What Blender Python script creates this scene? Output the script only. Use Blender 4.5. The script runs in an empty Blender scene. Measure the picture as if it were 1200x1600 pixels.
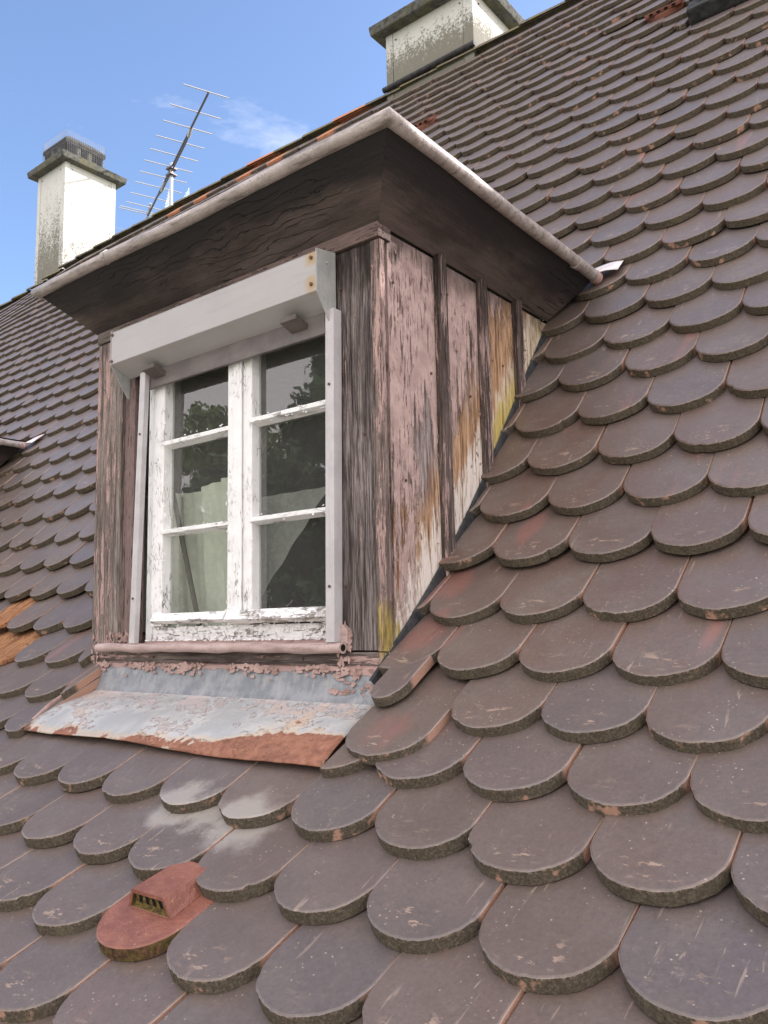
import bpy, bmesh, math, random
import numpy as np
from mathutils import Vector, Matrix, noise as mnoise
R = math.radians
random.seed(7)
scene = bpy.context.scene
col = scene.collection

# ------------------------------------------------------------------ camera, sky, sun, exposure
cam_d = bpy.data.cameras.new('camera'); cam = bpy.data.objects.new('camera', cam_d); col.objects.link(cam)
cam_d.sensor_fit = 'VERTICAL'; cam_d.sensor_height = 32.0
cam_d.lens = 32.0 * 1291.56 / 1600.0
cam_d.clip_start = 0.05; cam_d.clip_end = 3000
r_ = Vector((0.782913, 0.621775, -0.021059)); dn = Vector((-0.101419, 0.094159, -0.990378)); fw = Vector((-0.613809, 0.777516, 0.136778))
m = Matrix((r_, -dn, -fw)).transposed().to_4x4(); m.translation = Vector((-0.03165, -1.39387, 0.03227))
CAM = m.translation.copy()
cam.matrix_world = m
scene.camera = cam
SUN_EL, SUN_AZ = 33.0, 43.0          # azimuth from +Y towards +X
w = bpy.data.worlds.new('World'); scene.world = w; w.use_nodes = True
nt = w.node_tree; N = nt.nodes; Lk = nt.links; N.clear()
sky = N.new('ShaderNodeTexSky'); sky.sky_type = 'NISHITA'; sky.sun_disc = False
sky.sun_elevation = R(SUN_EL); sky.sun_rotation = R(SUN_AZ); sky.air_density = 1.0; sky.dust_density = 1.5; sky.ozone_density = 2.6
tc = N.new('ShaderNodeTexCoord'); mp = N.new('ShaderNodeMapping'); mp.inputs['Scale'].default_value = (1.6, 1.6, 3.4); mp.inputs['Rotation'].default_value = (0.2, 0.35, 0.5)
nz = N.new('ShaderNodeTexNoise'); nz.inputs['Scale'].default_value = 1.5; nz.inputs['Detail'].default_value = 9; nz.inputs['Roughness'].default_value = 0.62; nz.inputs['Distortion'].default_value = 0.35
cr = N.new('ShaderNodeValToRGB'); cr.color_ramp.elements[0].position = 0.585; cr.color_ramp.elements[1].position = 1.0; cr.color_ramp.elements[1].color = (1, 1, 1, 1)
mx = N.new('ShaderNodeMix'); mx.data_type = 'RGBA'
mx.inputs['B'].default_value = (7.2, 6.8, 6.5, 1)
bg = N.new('ShaderNodeBackground'); bg.inputs['Strength'].default_value = 0.15
wo = N.new('ShaderNodeOutputWorld')
Lk.new(tc.outputs['Generated'], mp.inputs['Vector']); Lk.new(mp.outputs[0], nz.inputs['Vector']); 
# thin wisps over the ridge thicken into a broken cloud bank over the garden side
dt = N.new('ShaderNodeVectorMath'); dt.operation = 'DOT_PRODUCT'; dt.inputs[1].default_value = (.35, -.93, .10); Lk.new(tc.outputs['Generated'], dt.inputs[0])
mr = N.new('ShaderNodeMapRange'); mr.interpolation_type = 'SMOOTHSTEP'; mr.inputs[1].default_value = -.55; mr.inputs[2].default_value = .55; mr.inputs[3].default_value = 0.0; mr.inputs[4].default_value = .68; Lk.new(dt.outputs['Value'], mr.inputs[0])
ad = N.new('ShaderNodeMath'); ad.operation = 'ADD'; Lk.new(nz.outputs['Fac'], ad.inputs[0]); Lk.new(mr.outputs[0], ad.inputs[1])
Lk.new(ad.outputs[0], cr.inputs[0])
Lk.new(cr.outputs[0], mx.inputs['Factor']); Lk.new(sky.outputs[0], mx.inputs['A']); Lk.new(mx.outputs['Result'], bg.inputs[0]); Lk.new(bg.outputs[0], wo.inputs[0])
sd = bpy.data.lights.new('sun', 'SUN'); sd.energy = 3.6; sd.angle = R(0.53); sd.color = (1, .95, .87)
sun = bpy.data.objects.new('sun', sd); col.objects.link(sun)
sv = Vector((math.sin(R(SUN_AZ)) * math.cos(R(SUN_EL)), math.cos(R(SUN_AZ)) * math.cos(R(SUN_EL)), math.sin(R(SUN_EL))))
sun.rotation_euler = sv.to_track_quat('Z', 'Y').to_euler(); sun.location = sv * 40
vs = scene.view_settings; vs.view_transform = 'Standard'; vs.look = 'None'; vs.gamma = 1; vs.use_curve_mapping = False
vs.exposure = 1.0
vs.use_white_balance = True; vs.white_balance_temperature = 6250; vs.white_balance_tint = 14
scene.cycles.max_bounces = 6; scene.cycles.diffuse_bounces = 3; scene.cycles.glossy_bounces = 3; scene.cycles.transparent_max_bounces = 12
scene.render.resolution_x = 768; scene.render.resolution_y = 1024

# ------------------------------------------------------------------ helpers
def tag(o, label=None, cat=None, group=None, kind=None):
    if label: o['label'] = label
    if cat: o['category'] = cat
    if group: o['group'] = group
    if kind: o['kind'] = kind
    return o
def empty(name, loc, **k):
    o = bpy.data.objects.new(name, None); o.empty_display_size = .05; col.objects.link(o); o.location = loc
    return tag(o, **k)
class MB:
    """collects world-space faces; build() links them as one mesh relative to the parent"""
    def __init__(s): s.v = []; s.f = []; s.m = []; s.sm = []
    def add(s, vs_, fs_, mi=0, sm=False):
        n = len(s.v); s.v += [tuple(q) for q in vs_]; s.f += [tuple(i + n for i in f) for f in fs_]; s.m += [mi] * len(fs_); s.sm += [sm] * len(fs_); return s
    def box(s, a, b, mi=0, bev=0.0):
        (x0, y0, z0), (x1, y1, z1) = a, b
        x0, x1 = min(x0, x1), max(x0, x1); y0, y1 = min(y0, y1), max(y0, y1); z0, z1 = min(z0, z1), max(z0, z1)
        return s.hexa([(x0, y0, z0), (x1, y0, z0), (x1, y1, z0), (x0, y1, z0), (x0, y0, z1), (x1, y0, z1), (x1, y1, z1), (x0, y1, z1)], mi)
    def hexa(s, c, mi=0):
        return s.add(c, [(0, 3, 2, 1), (4, 5, 6, 7), (0, 1, 5, 4), (1, 2, 6, 5), (2, 3, 7, 6), (3, 0, 4, 7)], mi)
    def prism(s, poly, vec, mi=0):
        n = len(poly); vec = Vector(vec); p = [Vector(q) for q in poly]
        return s.add(p + [q + vec for q in p], [tuple(range(n))[::-1], tuple(range(n, 2 * n))] + [(i, (i + 1) % n, n + (i + 1) % n, n + i) for i in range(n)], mi)
    def tube(s, pts, r, seg=14, caps=True, mi=0, rs=None):
        pts = [Vector(q) for q in pts]; vv = []; ff = []; n = len(pts)
        for i, q in enumerate(pts):
            d0 = (pts[i] - pts[i - 1]).normalized() if i else (pts[1] - pts[0]).normalized()
            d1 = (pts[i + 1] - pts[i]).normalized() if i < n - 1 else d0
            t = (d0 + d1).normalized(); k = 1 / max(.35, math.sqrt(max(.01, (1 + d0.dot(d1)) / 2)))
            up = Vector((0, 0, 1)) if abs(t.z) < .95 else Vector((1, 0, 0))
            a = t.cross(up).normalized(); b = a.cross(t).normalized()
            rr = rs[i] if rs else r
            bend = (d1 - d0); bend = bend.normalized() if bend.length > 1e-4 else None
            for j in range(seg):
                an = 2 * math.pi * j / seg; o = a * math.cos(an) * rr + b * math.sin(an) * rr
                if bend: o += bend * o.dot(bend) * (k - 1)
                vv.append(q + o)
        for i in range(n - 1):
            for j in range(seg):
                ff.append((i * seg + j, i * seg + (j + 1) % seg, (i + 1) * seg + (j + 1) % seg, (i + 1) * seg + j))
        s.add(vv, ff, mi, True)
        if caps: s.add(vv[:seg], [tuple(range(seg))[::-1]], mi); s.add(vv[-seg:], [tuple(range(seg))], mi)
        return s
    def build(s, name, mats, parent=None, label=None, bevel=0, kind=None, sub=0):
        me = bpy.data.meshes.new(name)
        off = parent.matrix_world.translation if False else (Vector(parent['_o']) if parent and '_o' in parent else (parent.location if parent else Vector()))
        me.from_pydata([tuple(Vector(q) - off) for q in s.v], [], s.f)
        for mt in (mats if isinstance(mats, (list, tuple)) else [mats]): me.materials.append(mt)
        for i, p in enumerate(me.polygons): p.material_index = s.m[i]; p.use_smooth = s.sm[i]
        bm = bmesh.new(); bm.from_mesh(me)
        if bevel:
            bmesh.ops.recalc_face_normals(bm, faces=bm.faces)
            es = [e for e in bm.edges if len(e.link_faces) == 2 and e.calc_face_angle(0) > .5]
            bmesh.ops.bevel(bm, geom=es, offset=bevel, segments=2, profile=.6, affect='EDGES', clamp_overlap=True)
        bmesh.ops.recalc_face_normals(bm, faces=bm.faces)
        bm.to_mesh(me); bm.free()
        o = bpy.data.objects.new(name, me); col.objects.link(o)
        if parent: o.parent = parent
        o['_o'] = tuple(off)
        if label: o['label'] = label
        if kind: o['kind'] = kind
        return o

# ---- node DSL
class NT:
    def __init__(s, name):
        s.mat = bpy.data.materials.new(name); s.mat.use_nodes = True; s.t = s.mat.node_tree; s.t.nodes.clear()
        s.out = s.t.nodes.new('ShaderNodeOutputMaterial'); s.bsdf = s.t.nodes.new('ShaderNodeBsdfPrincipled'); s.t.links.new(s.bsdf.outputs[0], s.out.inputs[0])
        s._pos = None
    def n(s, ty, **k):
        nd = s.t.nodes.new(ty)
        for a, b in k.items(): setattr(nd, a, b)
        return nd
    def put(s, inp, v):
        if v is None: return
        if isinstance(v, bpy.types.NodeSocket): s.t.links.new(v, inp)
        elif isinstance(v, (tuple, list)): inp.default_value = (tuple(v) + (1,))[:4] if inp.type == 'RGBA' else tuple(v)
        else: inp.default_value = v
    @property
    def pos(s):
        if not s._pos: s._pos = s.n('ShaderNodeNewGeometry').outputs['Position']
        return s._pos
    def attr(s, name, out='Fac'): return s.n('ShaderNodeAttribute', attribute_name=name).outputs[out]
    def scale(s, v, sc, loc=(0, 0, 0)):
        nd = s.n('ShaderNodeMapping'); s.put(nd.inputs['Vector'], v); nd.inputs['Scale'].default_value = sc; nd.inputs['Location'].default_value = loc; return nd.outputs[0]
    def noise(s, v, sc, det=4, ro=.55, dis=0, w=None, out='Fac'):
        nd = s.n('ShaderNodeTexNoise')
        if w is not None: nd.noise_dimensions = '4D'; s.put(nd.inputs['W'], w)
        s.put(nd.inputs['Vector'], v); s.put(nd.inputs['Scale'], sc); s.put(nd.inputs['Detail'], det); s.put(nd.inputs['Roughness'], ro); s.put(nd.inputs['Distortion'], dis)
        return nd.outputs[out]
    def voro(s, v, sc, w=None, feat='F1', out='Distance', rnd=1):
        nd = s.n('ShaderNodeTexVoronoi', feature=feat)
        if w is not None: nd.voronoi_dimensions = '4D'; s.put(nd.inputs['W'], w)
        s.put(nd.inputs['Vector'], v); s.put(nd.inputs['Scale'], sc); s.put(nd.inputs['Randomness'], rnd); return nd.outputs[out]
    def ma(s, op, a, b=None, c=None, clamp=False):
        nd = s.n('ShaderNodeMath', operation=op, use_clamp=clamp); s.put(nd.inputs[0], a)
        if b is not None: s.put(nd.inputs[1], b)
        if c is not None: s.put(nd.inputs[2], c)
        return nd.outputs[0]
    def ss(s, v, a, b):           # smoothstep a..b -> 0..1 (b<a inverts)
        nd = s.n('ShaderNodeMapRange', interpolation_type='SMOOTHSTEP'); s.put(nd.inputs[0], v)
        if b >= a: vals = (a, b, 0, 1)
        else: vals = (b, a, 1, 0)
        for i, q in enumerate(vals): nd.inputs[i + 1].default_value = q
        return nd.outputs[0]
    def mix(s, f, a, b):
        nd = s.n('ShaderNodeMix', data_type='RGBA'); s.put(nd.inputs['Factor'], f); s.put(nd.inputs['A'], a); s.put(nd.inputs['B'], b); return nd.outputs['Result']
    def ramp(s, v, stops):
        nd = s.n('ShaderNodeValToRGB'); s.put(nd.inputs[0], v); e = nd.color_ramp.elements
        for i, (p, c) in enumerate(stops):
            q = e[i] if i < 2 else e.new(p)
            q.position = p; q.color = tuple(c) + (1,)
        return nd.outputs[0]
    def xyz(s, v): 
        nd = s.n('ShaderNodeSeparateXYZ'); s.put(nd.inputs[0], v); return nd.outputs
    def dist(s, p):
        nd = s.n('ShaderNodeVectorMath', operation='DISTANCE'); s.put(nd.inputs[0], s.pos); nd.inputs[1].default_value = p; return nd.outputs['Value']
    def bump(s, h, st=1, d=.002, nrm=None):
        nd = s.n('ShaderNodeBump'); s.put(nd.inputs['Height'], h); s.put(nd.inputs['Strength'], st); s.put(nd.inputs['Distance'], d)
        if nrm is not None: s.put(nd.inputs['Normal'], nrm)
        return nd.outputs[0]
    def done(s, color, rough=.6, normal=None, metal=0, spec=None):
        b = s.bsdf; s.put(b.inputs['Base Color'], color); s.put(b.inputs['Roughness'], rough); s.put(b.inputs['Metallic'], metal)
        if spec is not None: s.put(b.inputs['Specular IOR Level'], spec)
        if normal is not None: s.put(b.inputs['Normal'], normal)
        return s.mat

# ------------------------------------------------------------------ materials
def tile_rnd(t):
    oi = t.n('ShaderNodeObjectInfo').outputs['Random']
    return t.ma('FRACT', t.ma('ADD', oi, t.attr('rnd')))
def mat_tile_top():
    t = NT('fired_clay_tile'); tco = t.attr('tco', 'Vector'); rnd = tile_rnd(t); W = t.ma('MULTIPLY', rnd, 97.0)
    u, v, _ = t.xyz(tco)
    r2 = t.ma('FRACT', t.ma('MULTIPLY', rnd, 17.31)); r3 = t.ma('FRACT', t.ma('MULTIPLY', rnd, 53.7))
    base = t.mix(r2, (.114, .084, .071), (.146, .102, .084))
    base = t.mix(t.ss(r3, .50, .95), base, (.116, .094, .092))
    wl = t.ma('ADD', t.dist((-.98, .30, .26)), t.ma('MULTIPLY', t.ma('SUBTRACT', t.ma('FRACT', t.ma('MULTIPLY', rnd, 7.7)), .5), .5))
    base = t.mix(t.ma('MULTIPLY', t.ss(wl, .75, .15), .75), base, (.130, .078, .060))
    big = t.noise(tco, 9, 4, .6, w=W)
    base = t.mix(t.ss(big, .35, .75), base, (.150, .118, .103))
    grime = t.noise(tco, 34, 6, .7, w=W)
    base = t.mix(t.ma('MULTIPLY', t.ss(grime, .45, .8), .5), base, (.080, .067, .062))
    dirt = t.noise(tco, 150, 5, .8, w=W)
    base = t.mix(t.ma('MULTIPLY', t.ss(dirt, .46, .66), .42), base, (.065, .055, .050)); base = t.mix(t.ma('MULTIPLY', t.ss(dirt, .46, .30), .34), base, (.225, .19, .165))
    # reddish streak running down some tiles
    st = t.noise(t.scale(tco, (14, 2.2, 1)), 1.0, 3, .5, w=W)
    red = t.ma('MULTIPLY', t.ss(st, .56, .72), t.ss(r2, .72, .95))
    base = t.mix(t.ma('MULTIPLY', red, .75), base, (.30, .135, .115))
    # pale powdery bloom
    bloom = t.ma('MULTIPLY', t.ss(t.noise(tco, 22, 8, .75, w=W), .56, .72), .35)
    base = t.mix(bloom, base, (.23, .20, .175))
    # fine pale grit and lichen specks
    sp = t.voro(tco, 130, w=W); spm = t.ma('MULTIPLY', t.ss(sp, .26, .12), t.ss(t.noise(tco, 12, 4, .7, w=W), .46, .58))
    base = t.mix(t.ma('MULTIPLY', spm, .8), base, (.42, .36, .28))
    sp2 = t.voro(tco, 46, w=W); base = t.mix(t.ma('MULTIPLY', t.ss(t.ma('ADD', sp2, t.ma('MULTIPLY', t.ma('SUBTRACT', t.noise(tco, 160, 3, .7, w=W), .5), .22)), .07, .01), .6), base, (.56, .48, .38))
    # scratches down the slope
    sc = t.noise(t.scale(tco, (95, 9, 1)), 1.0, 3, .65, .6, w=W)
    scm = t.ma('MULTIPLY', t.ss(sc, .625, .67), t.ss(t.noise(tco, 11, 2, .5, w=t.ma('ADD', W, 7.0)), .49, .60))
    base = t.mix(t.ma('MULTIPLY', scm, .5), base, (.38, .29, .23))
    # knocks where the tip of the next tile rubbed
    kn = t.noise(t.scale(tco, (30, 75, 1)), 1.0, 5, .7, w=t.ma('ADD', W, 31.0))
    km = t.ma('MULTIPLY', t.ss(kn, .56, .60), t.ma('MULTIPLY', t.ss(v, .010, .026), t.ss(v, .075, .045)))
    km = t.ma('MULTIPLY', km, t.ss(t.ma('ABSOLUTE', u), .055, .02))
    base = t.mix(t.ma('MULTIPLY', km, t.ma('ADD', .15, t.ma('MULTIPLY', t.ss(t.ma('FRACT', t.ma('MULTIPLY', rnd, 41.7)), .25, .8), .65))), base, (.38, .27, .20))
    # pale runs left on four tiles below the apron
    wp = t.noise(t.pos, 14, 6, .65)
    for (p, r) in (((-1.345, -.372, -.300), .075), ((-1.155, -.385, -.306), .085), ((-1.26, -.375, -.303), .06)):
        d = t.ma('ADD', t.dist(p), t.ma('MULTIPLY', t.ma('SUBTRACT', wp, .5), .12))
        base = t.mix(t.ma('MULTIPLY', t.ss(d, r, r * .45), .6), base, (.42, .39, .35))
    for (p, r) in (((-1.085, .150, .120), .05), ((-1.05, .03, .02), .045), ((-.95, -.185, -.165), .055), ((-.93, .26, .25), .04)):
        d = t.ma('ADD', t.dist(p), t.ma('MULTIPLY', t.ma('SUBTRACT', st, .5), .30)); base = t.mix(t.ma('MULTIPLY', t.ss(d, r * 1.4, r * .2), .5), base, (.25, .105, .085))
    e = t.attr('edge'); en = t.noise(tco, 60, 4, .7, w=W)
    rim = t.ma('MULTIPLY', t.ss(e, .25, .8), t.ma('MAXIMUM', t.ma('MULTIPLY', t.ss(en, .42, .62), .45), t.ma('MULTIPLY', t.ss(v, .06, .08), t.ss(en, .30, .46))))
    base = t.mix(t.ma('MULTIPLY', rim, .66), base, (.40, .28, .215))
    fine = t.noise(tco, 260, 3, .7, w=W)
    h = t.ma('ADD', t.ma('MULTIPLY', fine, .35), t.ma('ADD', t.ma('MULTIPLY', grime, .5), t.ma('MULTIPLY', big, 1.6)))
    h = t.ma('SUBTRACT', h, t.ma('MULTIPLY', km, .5)); h = t.ma('SUBTRACT', h, t.ma('MULTIPLY', rim, .5))
    rough = t.ma('ADD', .33, t.ma('MULTIPLY', grime, .22))
    return t.done(base, rough, t.bump(h, .40, .0018), spec=.75)
def mat_tile_side():
    t = NT('tile_edge_lichen'); tco = t.attr('tco', 'Vector'); rnd = tile_rnd(t); W = t.ma('MULTIPLY', rnd, 97.0)
    u, v, z = t.xyz(tco)
    n1 = t.noise(tco, 240, 5, .75, w=W); n2 = t.noise(tco, 28, 4, .6, w=W)
    lich = t.ramp(n1, [(.3, (.050, .040, .030)), (.5, (.098, .080, .060)), (.68, (.185, .16, .122))])
    lich = t.mix(t.ma('MULTIPLY', t.ss(n2, .5, .72), .45), lich, (.165, .14, .085))
    clay = t.mix(n1, (.36, .19, .135), (.50, .32, .24))
    m_ = t.ss(t.ma('ADD', v, t.ma('MULTIPLY', t.ma('SUBTRACT', n2, .5), .05)), .058, .075)
    r2 = t.ma('FRACT', t.ma('MULTIPLY', rnd, 29.3))
    clayfr = t.ma('MULTIPLY', t.ss(n2, .58, .66), t.ss(r2, .35, .6))
    c = t.mix(t.ma('MAXIMUM', m_, clayfr), lich, clay)
    e = t.attr('edge'); c = t.mix(t.ma('MULTIPLY', t.ss(e, .80, 1.0), t.ss(n1, .48, .62)), c, (.30, .23, .17))
    return t.done(c, .95, t.bump(t.ma('ADD', n1, t.ma('MULTIPLY', n2, .5)), .8, .0025), spec=.15)
def mat_clay(name, a, b, rough=.7):
    t = NT(name); n1 = t.noise(t.pos, 30, 6, .65); n2 = t.noise(t.pos, 180, 3, .6)
    c = t.mix(t.ss(n1, .35, .7), a, b); c = t.mix(t.ma('MULTIPLY', t.ss(t.voro(t.pos, 70), .16, .08), .6), c, (.35, .28, .12))
    return t.done(c, rough, t.bump(t.ma('ADD', n1, n2), .6, .003))
def mat_raw_clay():
    t = NT('broken_raw_clay'); n1 = t.noise(t.scale(t.pos, (90, 14, 14)), 1, 6, .7); n2 = t.noise(t.pos, 60, 5, .7)
    c = t.ramp(n1, [(.30, (.14, .065, .035)), (.5, (.42, .20, .10)), (.7, (.58, .34, .18))]); c = t.mix(t.ss(n2, .56, .7), c, (.10, .07, .05))
    return t.done(c, .95, t.bump(t.ma('ADD', n1, n2), 1, .012), spec=.1)
def mat_wood(name, grain='z', paint=.5, dark=(.035, .026, .023), mid=(.13, .105, .092), light=(.30, .255, .225), pc=(.46, .32, .29), seed=0., topdark=0., warm=None, lichen=(), zg=0., edge=.012, pale=None):
    """weathered boards: grey raised grain with what is left of a flaking pink-brown coat"""
    t = NT(name); p = t.scale(t.pos, (1, 1, 1), (seed, seed * .7, seed * 1.3))
    g = {'z': (1, 1, .045), 'x': (.045, 1, 1), 'y': (1, .045, 1)}[grain]; g2 = {'z': (1, 1, .22), 'x': (.22, 1, 1), 'y': (1, .22, 1)}[grain]
    wob = t.noise(t.scale(p, g2), 9, 2, .5, out='Color')
    vm = t.n('ShaderNodeVectorMath', operation='MULTIPLY_ADD'); t.put(vm.inputs[0], wob); vm.inputs[1].default_value = (.02, .02, .02); t.put(vm.inputs[2], p)
    pg = t.scale(vm.outputs[0], g); ph = t.scale(p, g2)
    fine = t.noise(pg, 330, 5, .7); mid_n = t.noise(pg, 75, 5, .65); bign = t.noise(ph, 10, 5, .6)
    gr = t.ma('ADD', t.ma('MULTIPLY', fine, .5), t.ma('MULTIPLY', mid_n, .5))
    c = t.ramp(gr, [(.38, dark), (.48, mid), (.58, light)])
    c = t.mix(t.ma('MULTIPLY', t.ss(bign, .42, .68), .5), c, tuple(q * .55 for q in mid))
    z = t.xyz(t.pos)[2]
    if warm is not None:
        wm = t.ss(t.ma('ADD', t.ma('MULTIPLY', t.noise(ph, 13, 4, .6), .9), t.ma('MULTIPLY', z, -.0)), .40, .6)
        c = t.mix(t.ma('MULTIPLY', wm, .9), c, t.mix(gr, tuple(q * .35 for q in warm), warm))
    if pale is not None:
        d = t.ma('ADD', t.dist(pale[0]), t.ma('MULTIPLY', t.ma('SUBTRACT', mid_n, .5), .35))
        c = t.mix(t.ma('MULTIPLY', t.ss(d, pale[1], pale[1] * .5), t.ss(fine, .40, .52)), c, (.58, .50, .44))
    # coat
    k = t.noise(t.scale(p, tuple(q if q == 1 else .16 for q in g2)), 26, 8, .72, .2); k2 = t.noise(ph, 5.0, 3, .5)
    cov = t.ma('ADD', t.ma('ADD', k, t.ma('MULTIPLY', t.ma('SUBTRACT', k2, .5), 1.0)), t.ma('MULTIPLY', t.ma('SUBTRACT', gr, .5), 1.5))
    if zg: cov = t.ma('ADD', cov, t.ma('MULTIPLY', t.ma('SUBTRACT', z, .45), zg))
    th = .78 - paint * .56
    pm = t.ss(cov, th, th + edge); lip_shade = t.ma('MULTIPLY', t.ss(cov, th - .035, th), t.ss(cov, th + .012, th))
    pn = t.noise(p, 42, 5, .65); pcol = t.mix(t.ss(pn, .35, .7), pc, tuple(min(1, q * 1.22) for q in pc))
    pcol = t.mix(t.ma('MULTIPLY', t.ss(fine, .50, .62), .35), pcol, tuple(q * .45 for q in pc))
    crack = t.ma('MULTIPLY', t.ss(t.noise(t.scale(vm.outputs[0], tuple(q if q == 1 else .09 for q in g)), 170, 4, .7), .55, .60), t.ss(pn, .46, .58))
    pcol = t.mix(t.ma('MULTIPLY', crack, .85), pcol, tuple(q * .3 for q in mid))
    c = t.mix(t.ma('MULTIPLY', lip_shade, .7), c, dark)  # dark line painted beside the coat edge as the shadow of its lifted rim
    c = t.mix(pm, c, pcol)
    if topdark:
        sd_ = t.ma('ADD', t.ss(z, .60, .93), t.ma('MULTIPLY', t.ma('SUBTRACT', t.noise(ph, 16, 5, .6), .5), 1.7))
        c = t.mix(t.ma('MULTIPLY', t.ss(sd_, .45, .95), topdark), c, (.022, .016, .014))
    for (q, r, s_) in lichen:
        d = t.ma('ADD', t.dist(q), t.ma('MULTIPLY', t.ma('SUBTRACT', t.noise(ph, 40, 4, .6), .5), r * 1.3))
        c = t.mix(t.ma('MULTIPLY', t.ss(d, r, r * .3), s_), c, t.mix(t.ss(fine, .42, .58), (.16, .115, .04), (.50, .38, .06)))
    h = t.ma('ADD', t.ma('MULTIPLY', gr, 1.1), t.ma('MULTIPLY', pm, .30)); h = t.ma('SUBTRACT', h, t.ma('MULTIPLY', crack, t.ma('MULTIPLY', pm, .3)))
    return t.done(c, .88, t.bump(h, 1, .0065), spec=.2)
def mat_cheek(name, seed, warmth=1., yel=0., dark=0.):
    """cheek boards: pale pink coat flaking off upwards from the tiles, warm and bleached bare wood along the roof line"""
    t = NT(name); p = t.scale(t.pos, (1, 1, 1), (seed, seed * .7, seed * 1.3)); _, y, z = t.xyz(t.pos)
    wob = t.noise(t.scale(p, (1, 1, .25)), 8, 2, .5, out='Color'); vm = t.n('ShaderNodeVectorMath', operation='MULTIPLY_ADD'); t.put(vm.inputs[0], wob); vm.inputs[1].default_value = (.03, .03, .0); t.put(vm.inputs[2], p)
    pg = t.scale(vm.outputs[0], (1, 1, .05)); fine = t.noise(pg, 300, 5, .75); mid = t.noise(pg, 85, 4, .65); gr = t.ma('ADD', t.ma('MULTIPLY', fine, .5), t.ma('MULTIPLY', mid, .5))
    hr = t.ma('ADD', t.ma('SUBTRACT', z, t.ma('MULTIPLY', y, 1.19)), .02)
    nA = t.ma('SUBTRACT', t.noise(t.scale(p, (1, 1, .4)), 9, 6, .65), .5); nB = t.ma('SUBTRACT', t.noise(t.scale(p, (1, 1, .2)), 30, 6, .7), .5)
    c = t.ramp(gr, [(.38, (.045, .033, .030)), (.47, (.20, .155, .145)), (.57, (.46, .385, .365))])
    wf = t.ss(t.ma('ADD', hr, t.ma('ADD', t.ma('MULTIPLY', nA, .5), t.ma('MULTIPLY', nB, .25))), .36 * warmth, .14 * warmth)
    c = t.mix(t.ma('MULTIPLY', wf, .9), c, t.ramp(gr, [(.38, (.13, .06, .03)), (.48, (.40, .23, .12)), (.58, (.66, .43, .26))]))
    cf = t.ss(t.ma('ADD', hr, t.ma('ADD', t.ma('MULTIPLY', nA, .22), t.ma('MULTIPLY', nB, .40))), .13, .06)
    c = t.mix(t.ma('MULTIPLY', cf, t.ss(gr, .40, .50)), c, (.80, .72, .65))
    k = t.noise(t.scale(p, (1, 1, .30)), 24, 9, .72, .25); k2 = t.noise(t.scale(p, (1, 1, .5)), 5, 3, .5)
    cov = t.ma('ADD', t.ma('ADD', k, t.ma('MULTIPLY', t.ma('SUBTRACT', k2, .5), 1.0)), t.ma('ADD', t.ma('MULTIPLY', t.ma('SUBTRACT', gr, .5), 1.1), t.ma('MULTIPLY', t.ma('MINIMUM', t.ma('SUBTRACT', hr, .25), .25), .85)))
    th = .52; pm = t.ss(cov, th, th + .008); lip_shade = t.ma('MULTIPLY', t.ss(cov, th - .03, th), t.ss(cov, th + .006, th))
    pn = t.noise(p, 30, 5, .65); pc = t.mix(t.ss(pn, .35, .68), (.46, .325, .295), (.60, .445, .405))
    spl = t.ma('MULTIPLY', t.ss(t.noise(t.scale(vm.outputs[0], (1, 1, .09)), 170, 4, .7), .545, .60), t.ss(t.noise(t.scale(p, (1, 1, .5)), 13, 4, .65), .47, .58))
    pc = t.mix(t.ma('MULTIPLY', spl, .85), pc, (.10, .065, .058)); pc = t.mix(t.ma('MULTIPLY', t.ss(fine, .5, .64), .25), pc, (.25, .17, .155))
    c = t.mix(t.ma('MULTIPLY', lip_shade, .75), c, (.04, .028, .025)); c = t.mix(pm, c, pc)  # dark edge line is painted shadow under the flaking coat
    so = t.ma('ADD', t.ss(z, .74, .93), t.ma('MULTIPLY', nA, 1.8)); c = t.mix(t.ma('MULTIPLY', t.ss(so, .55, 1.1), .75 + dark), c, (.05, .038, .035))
    if yel:
        yf = t.ma('MULTIPLY', t.ss(t.ma('ADD', hr, t.ma('ADD', t.ma('MULTIPLY', nA, .25), t.ma('MULTIPLY', nB, .25))), .11, .05), t.ss(y, .36, .45)); c = t.mix(t.ma('MULTIPLY', yf, yel), c, t.mix(t.ss(gr, .42, .55), (.30, .21, .03), (.60, .45, .05)))
    for (q, r) in (((-1.105, .235, .21), .022), ((-1.105, .0, .02), .03)):
        c = t.mix(t.ma('MULTIPLY', t.ss(t.ma('ADD', t.dist(q), t.ma('MULTIPLY', nB, .03)), r, r * .4), .6), c, (.42, .33, .05))
    h = t.ma('ADD', t.ma('MULTIPLY', gr, 1.0), t.ma('MULTIPLY', pm, .35)); h = t.ma('SUBTRACT', h, t.ma('MULTIPLY', t.ma('MULTIPLY', spl, pm), .3))
    return t.done(c, .88, t.bump(h, 1, .007), spec=.2)
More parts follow.
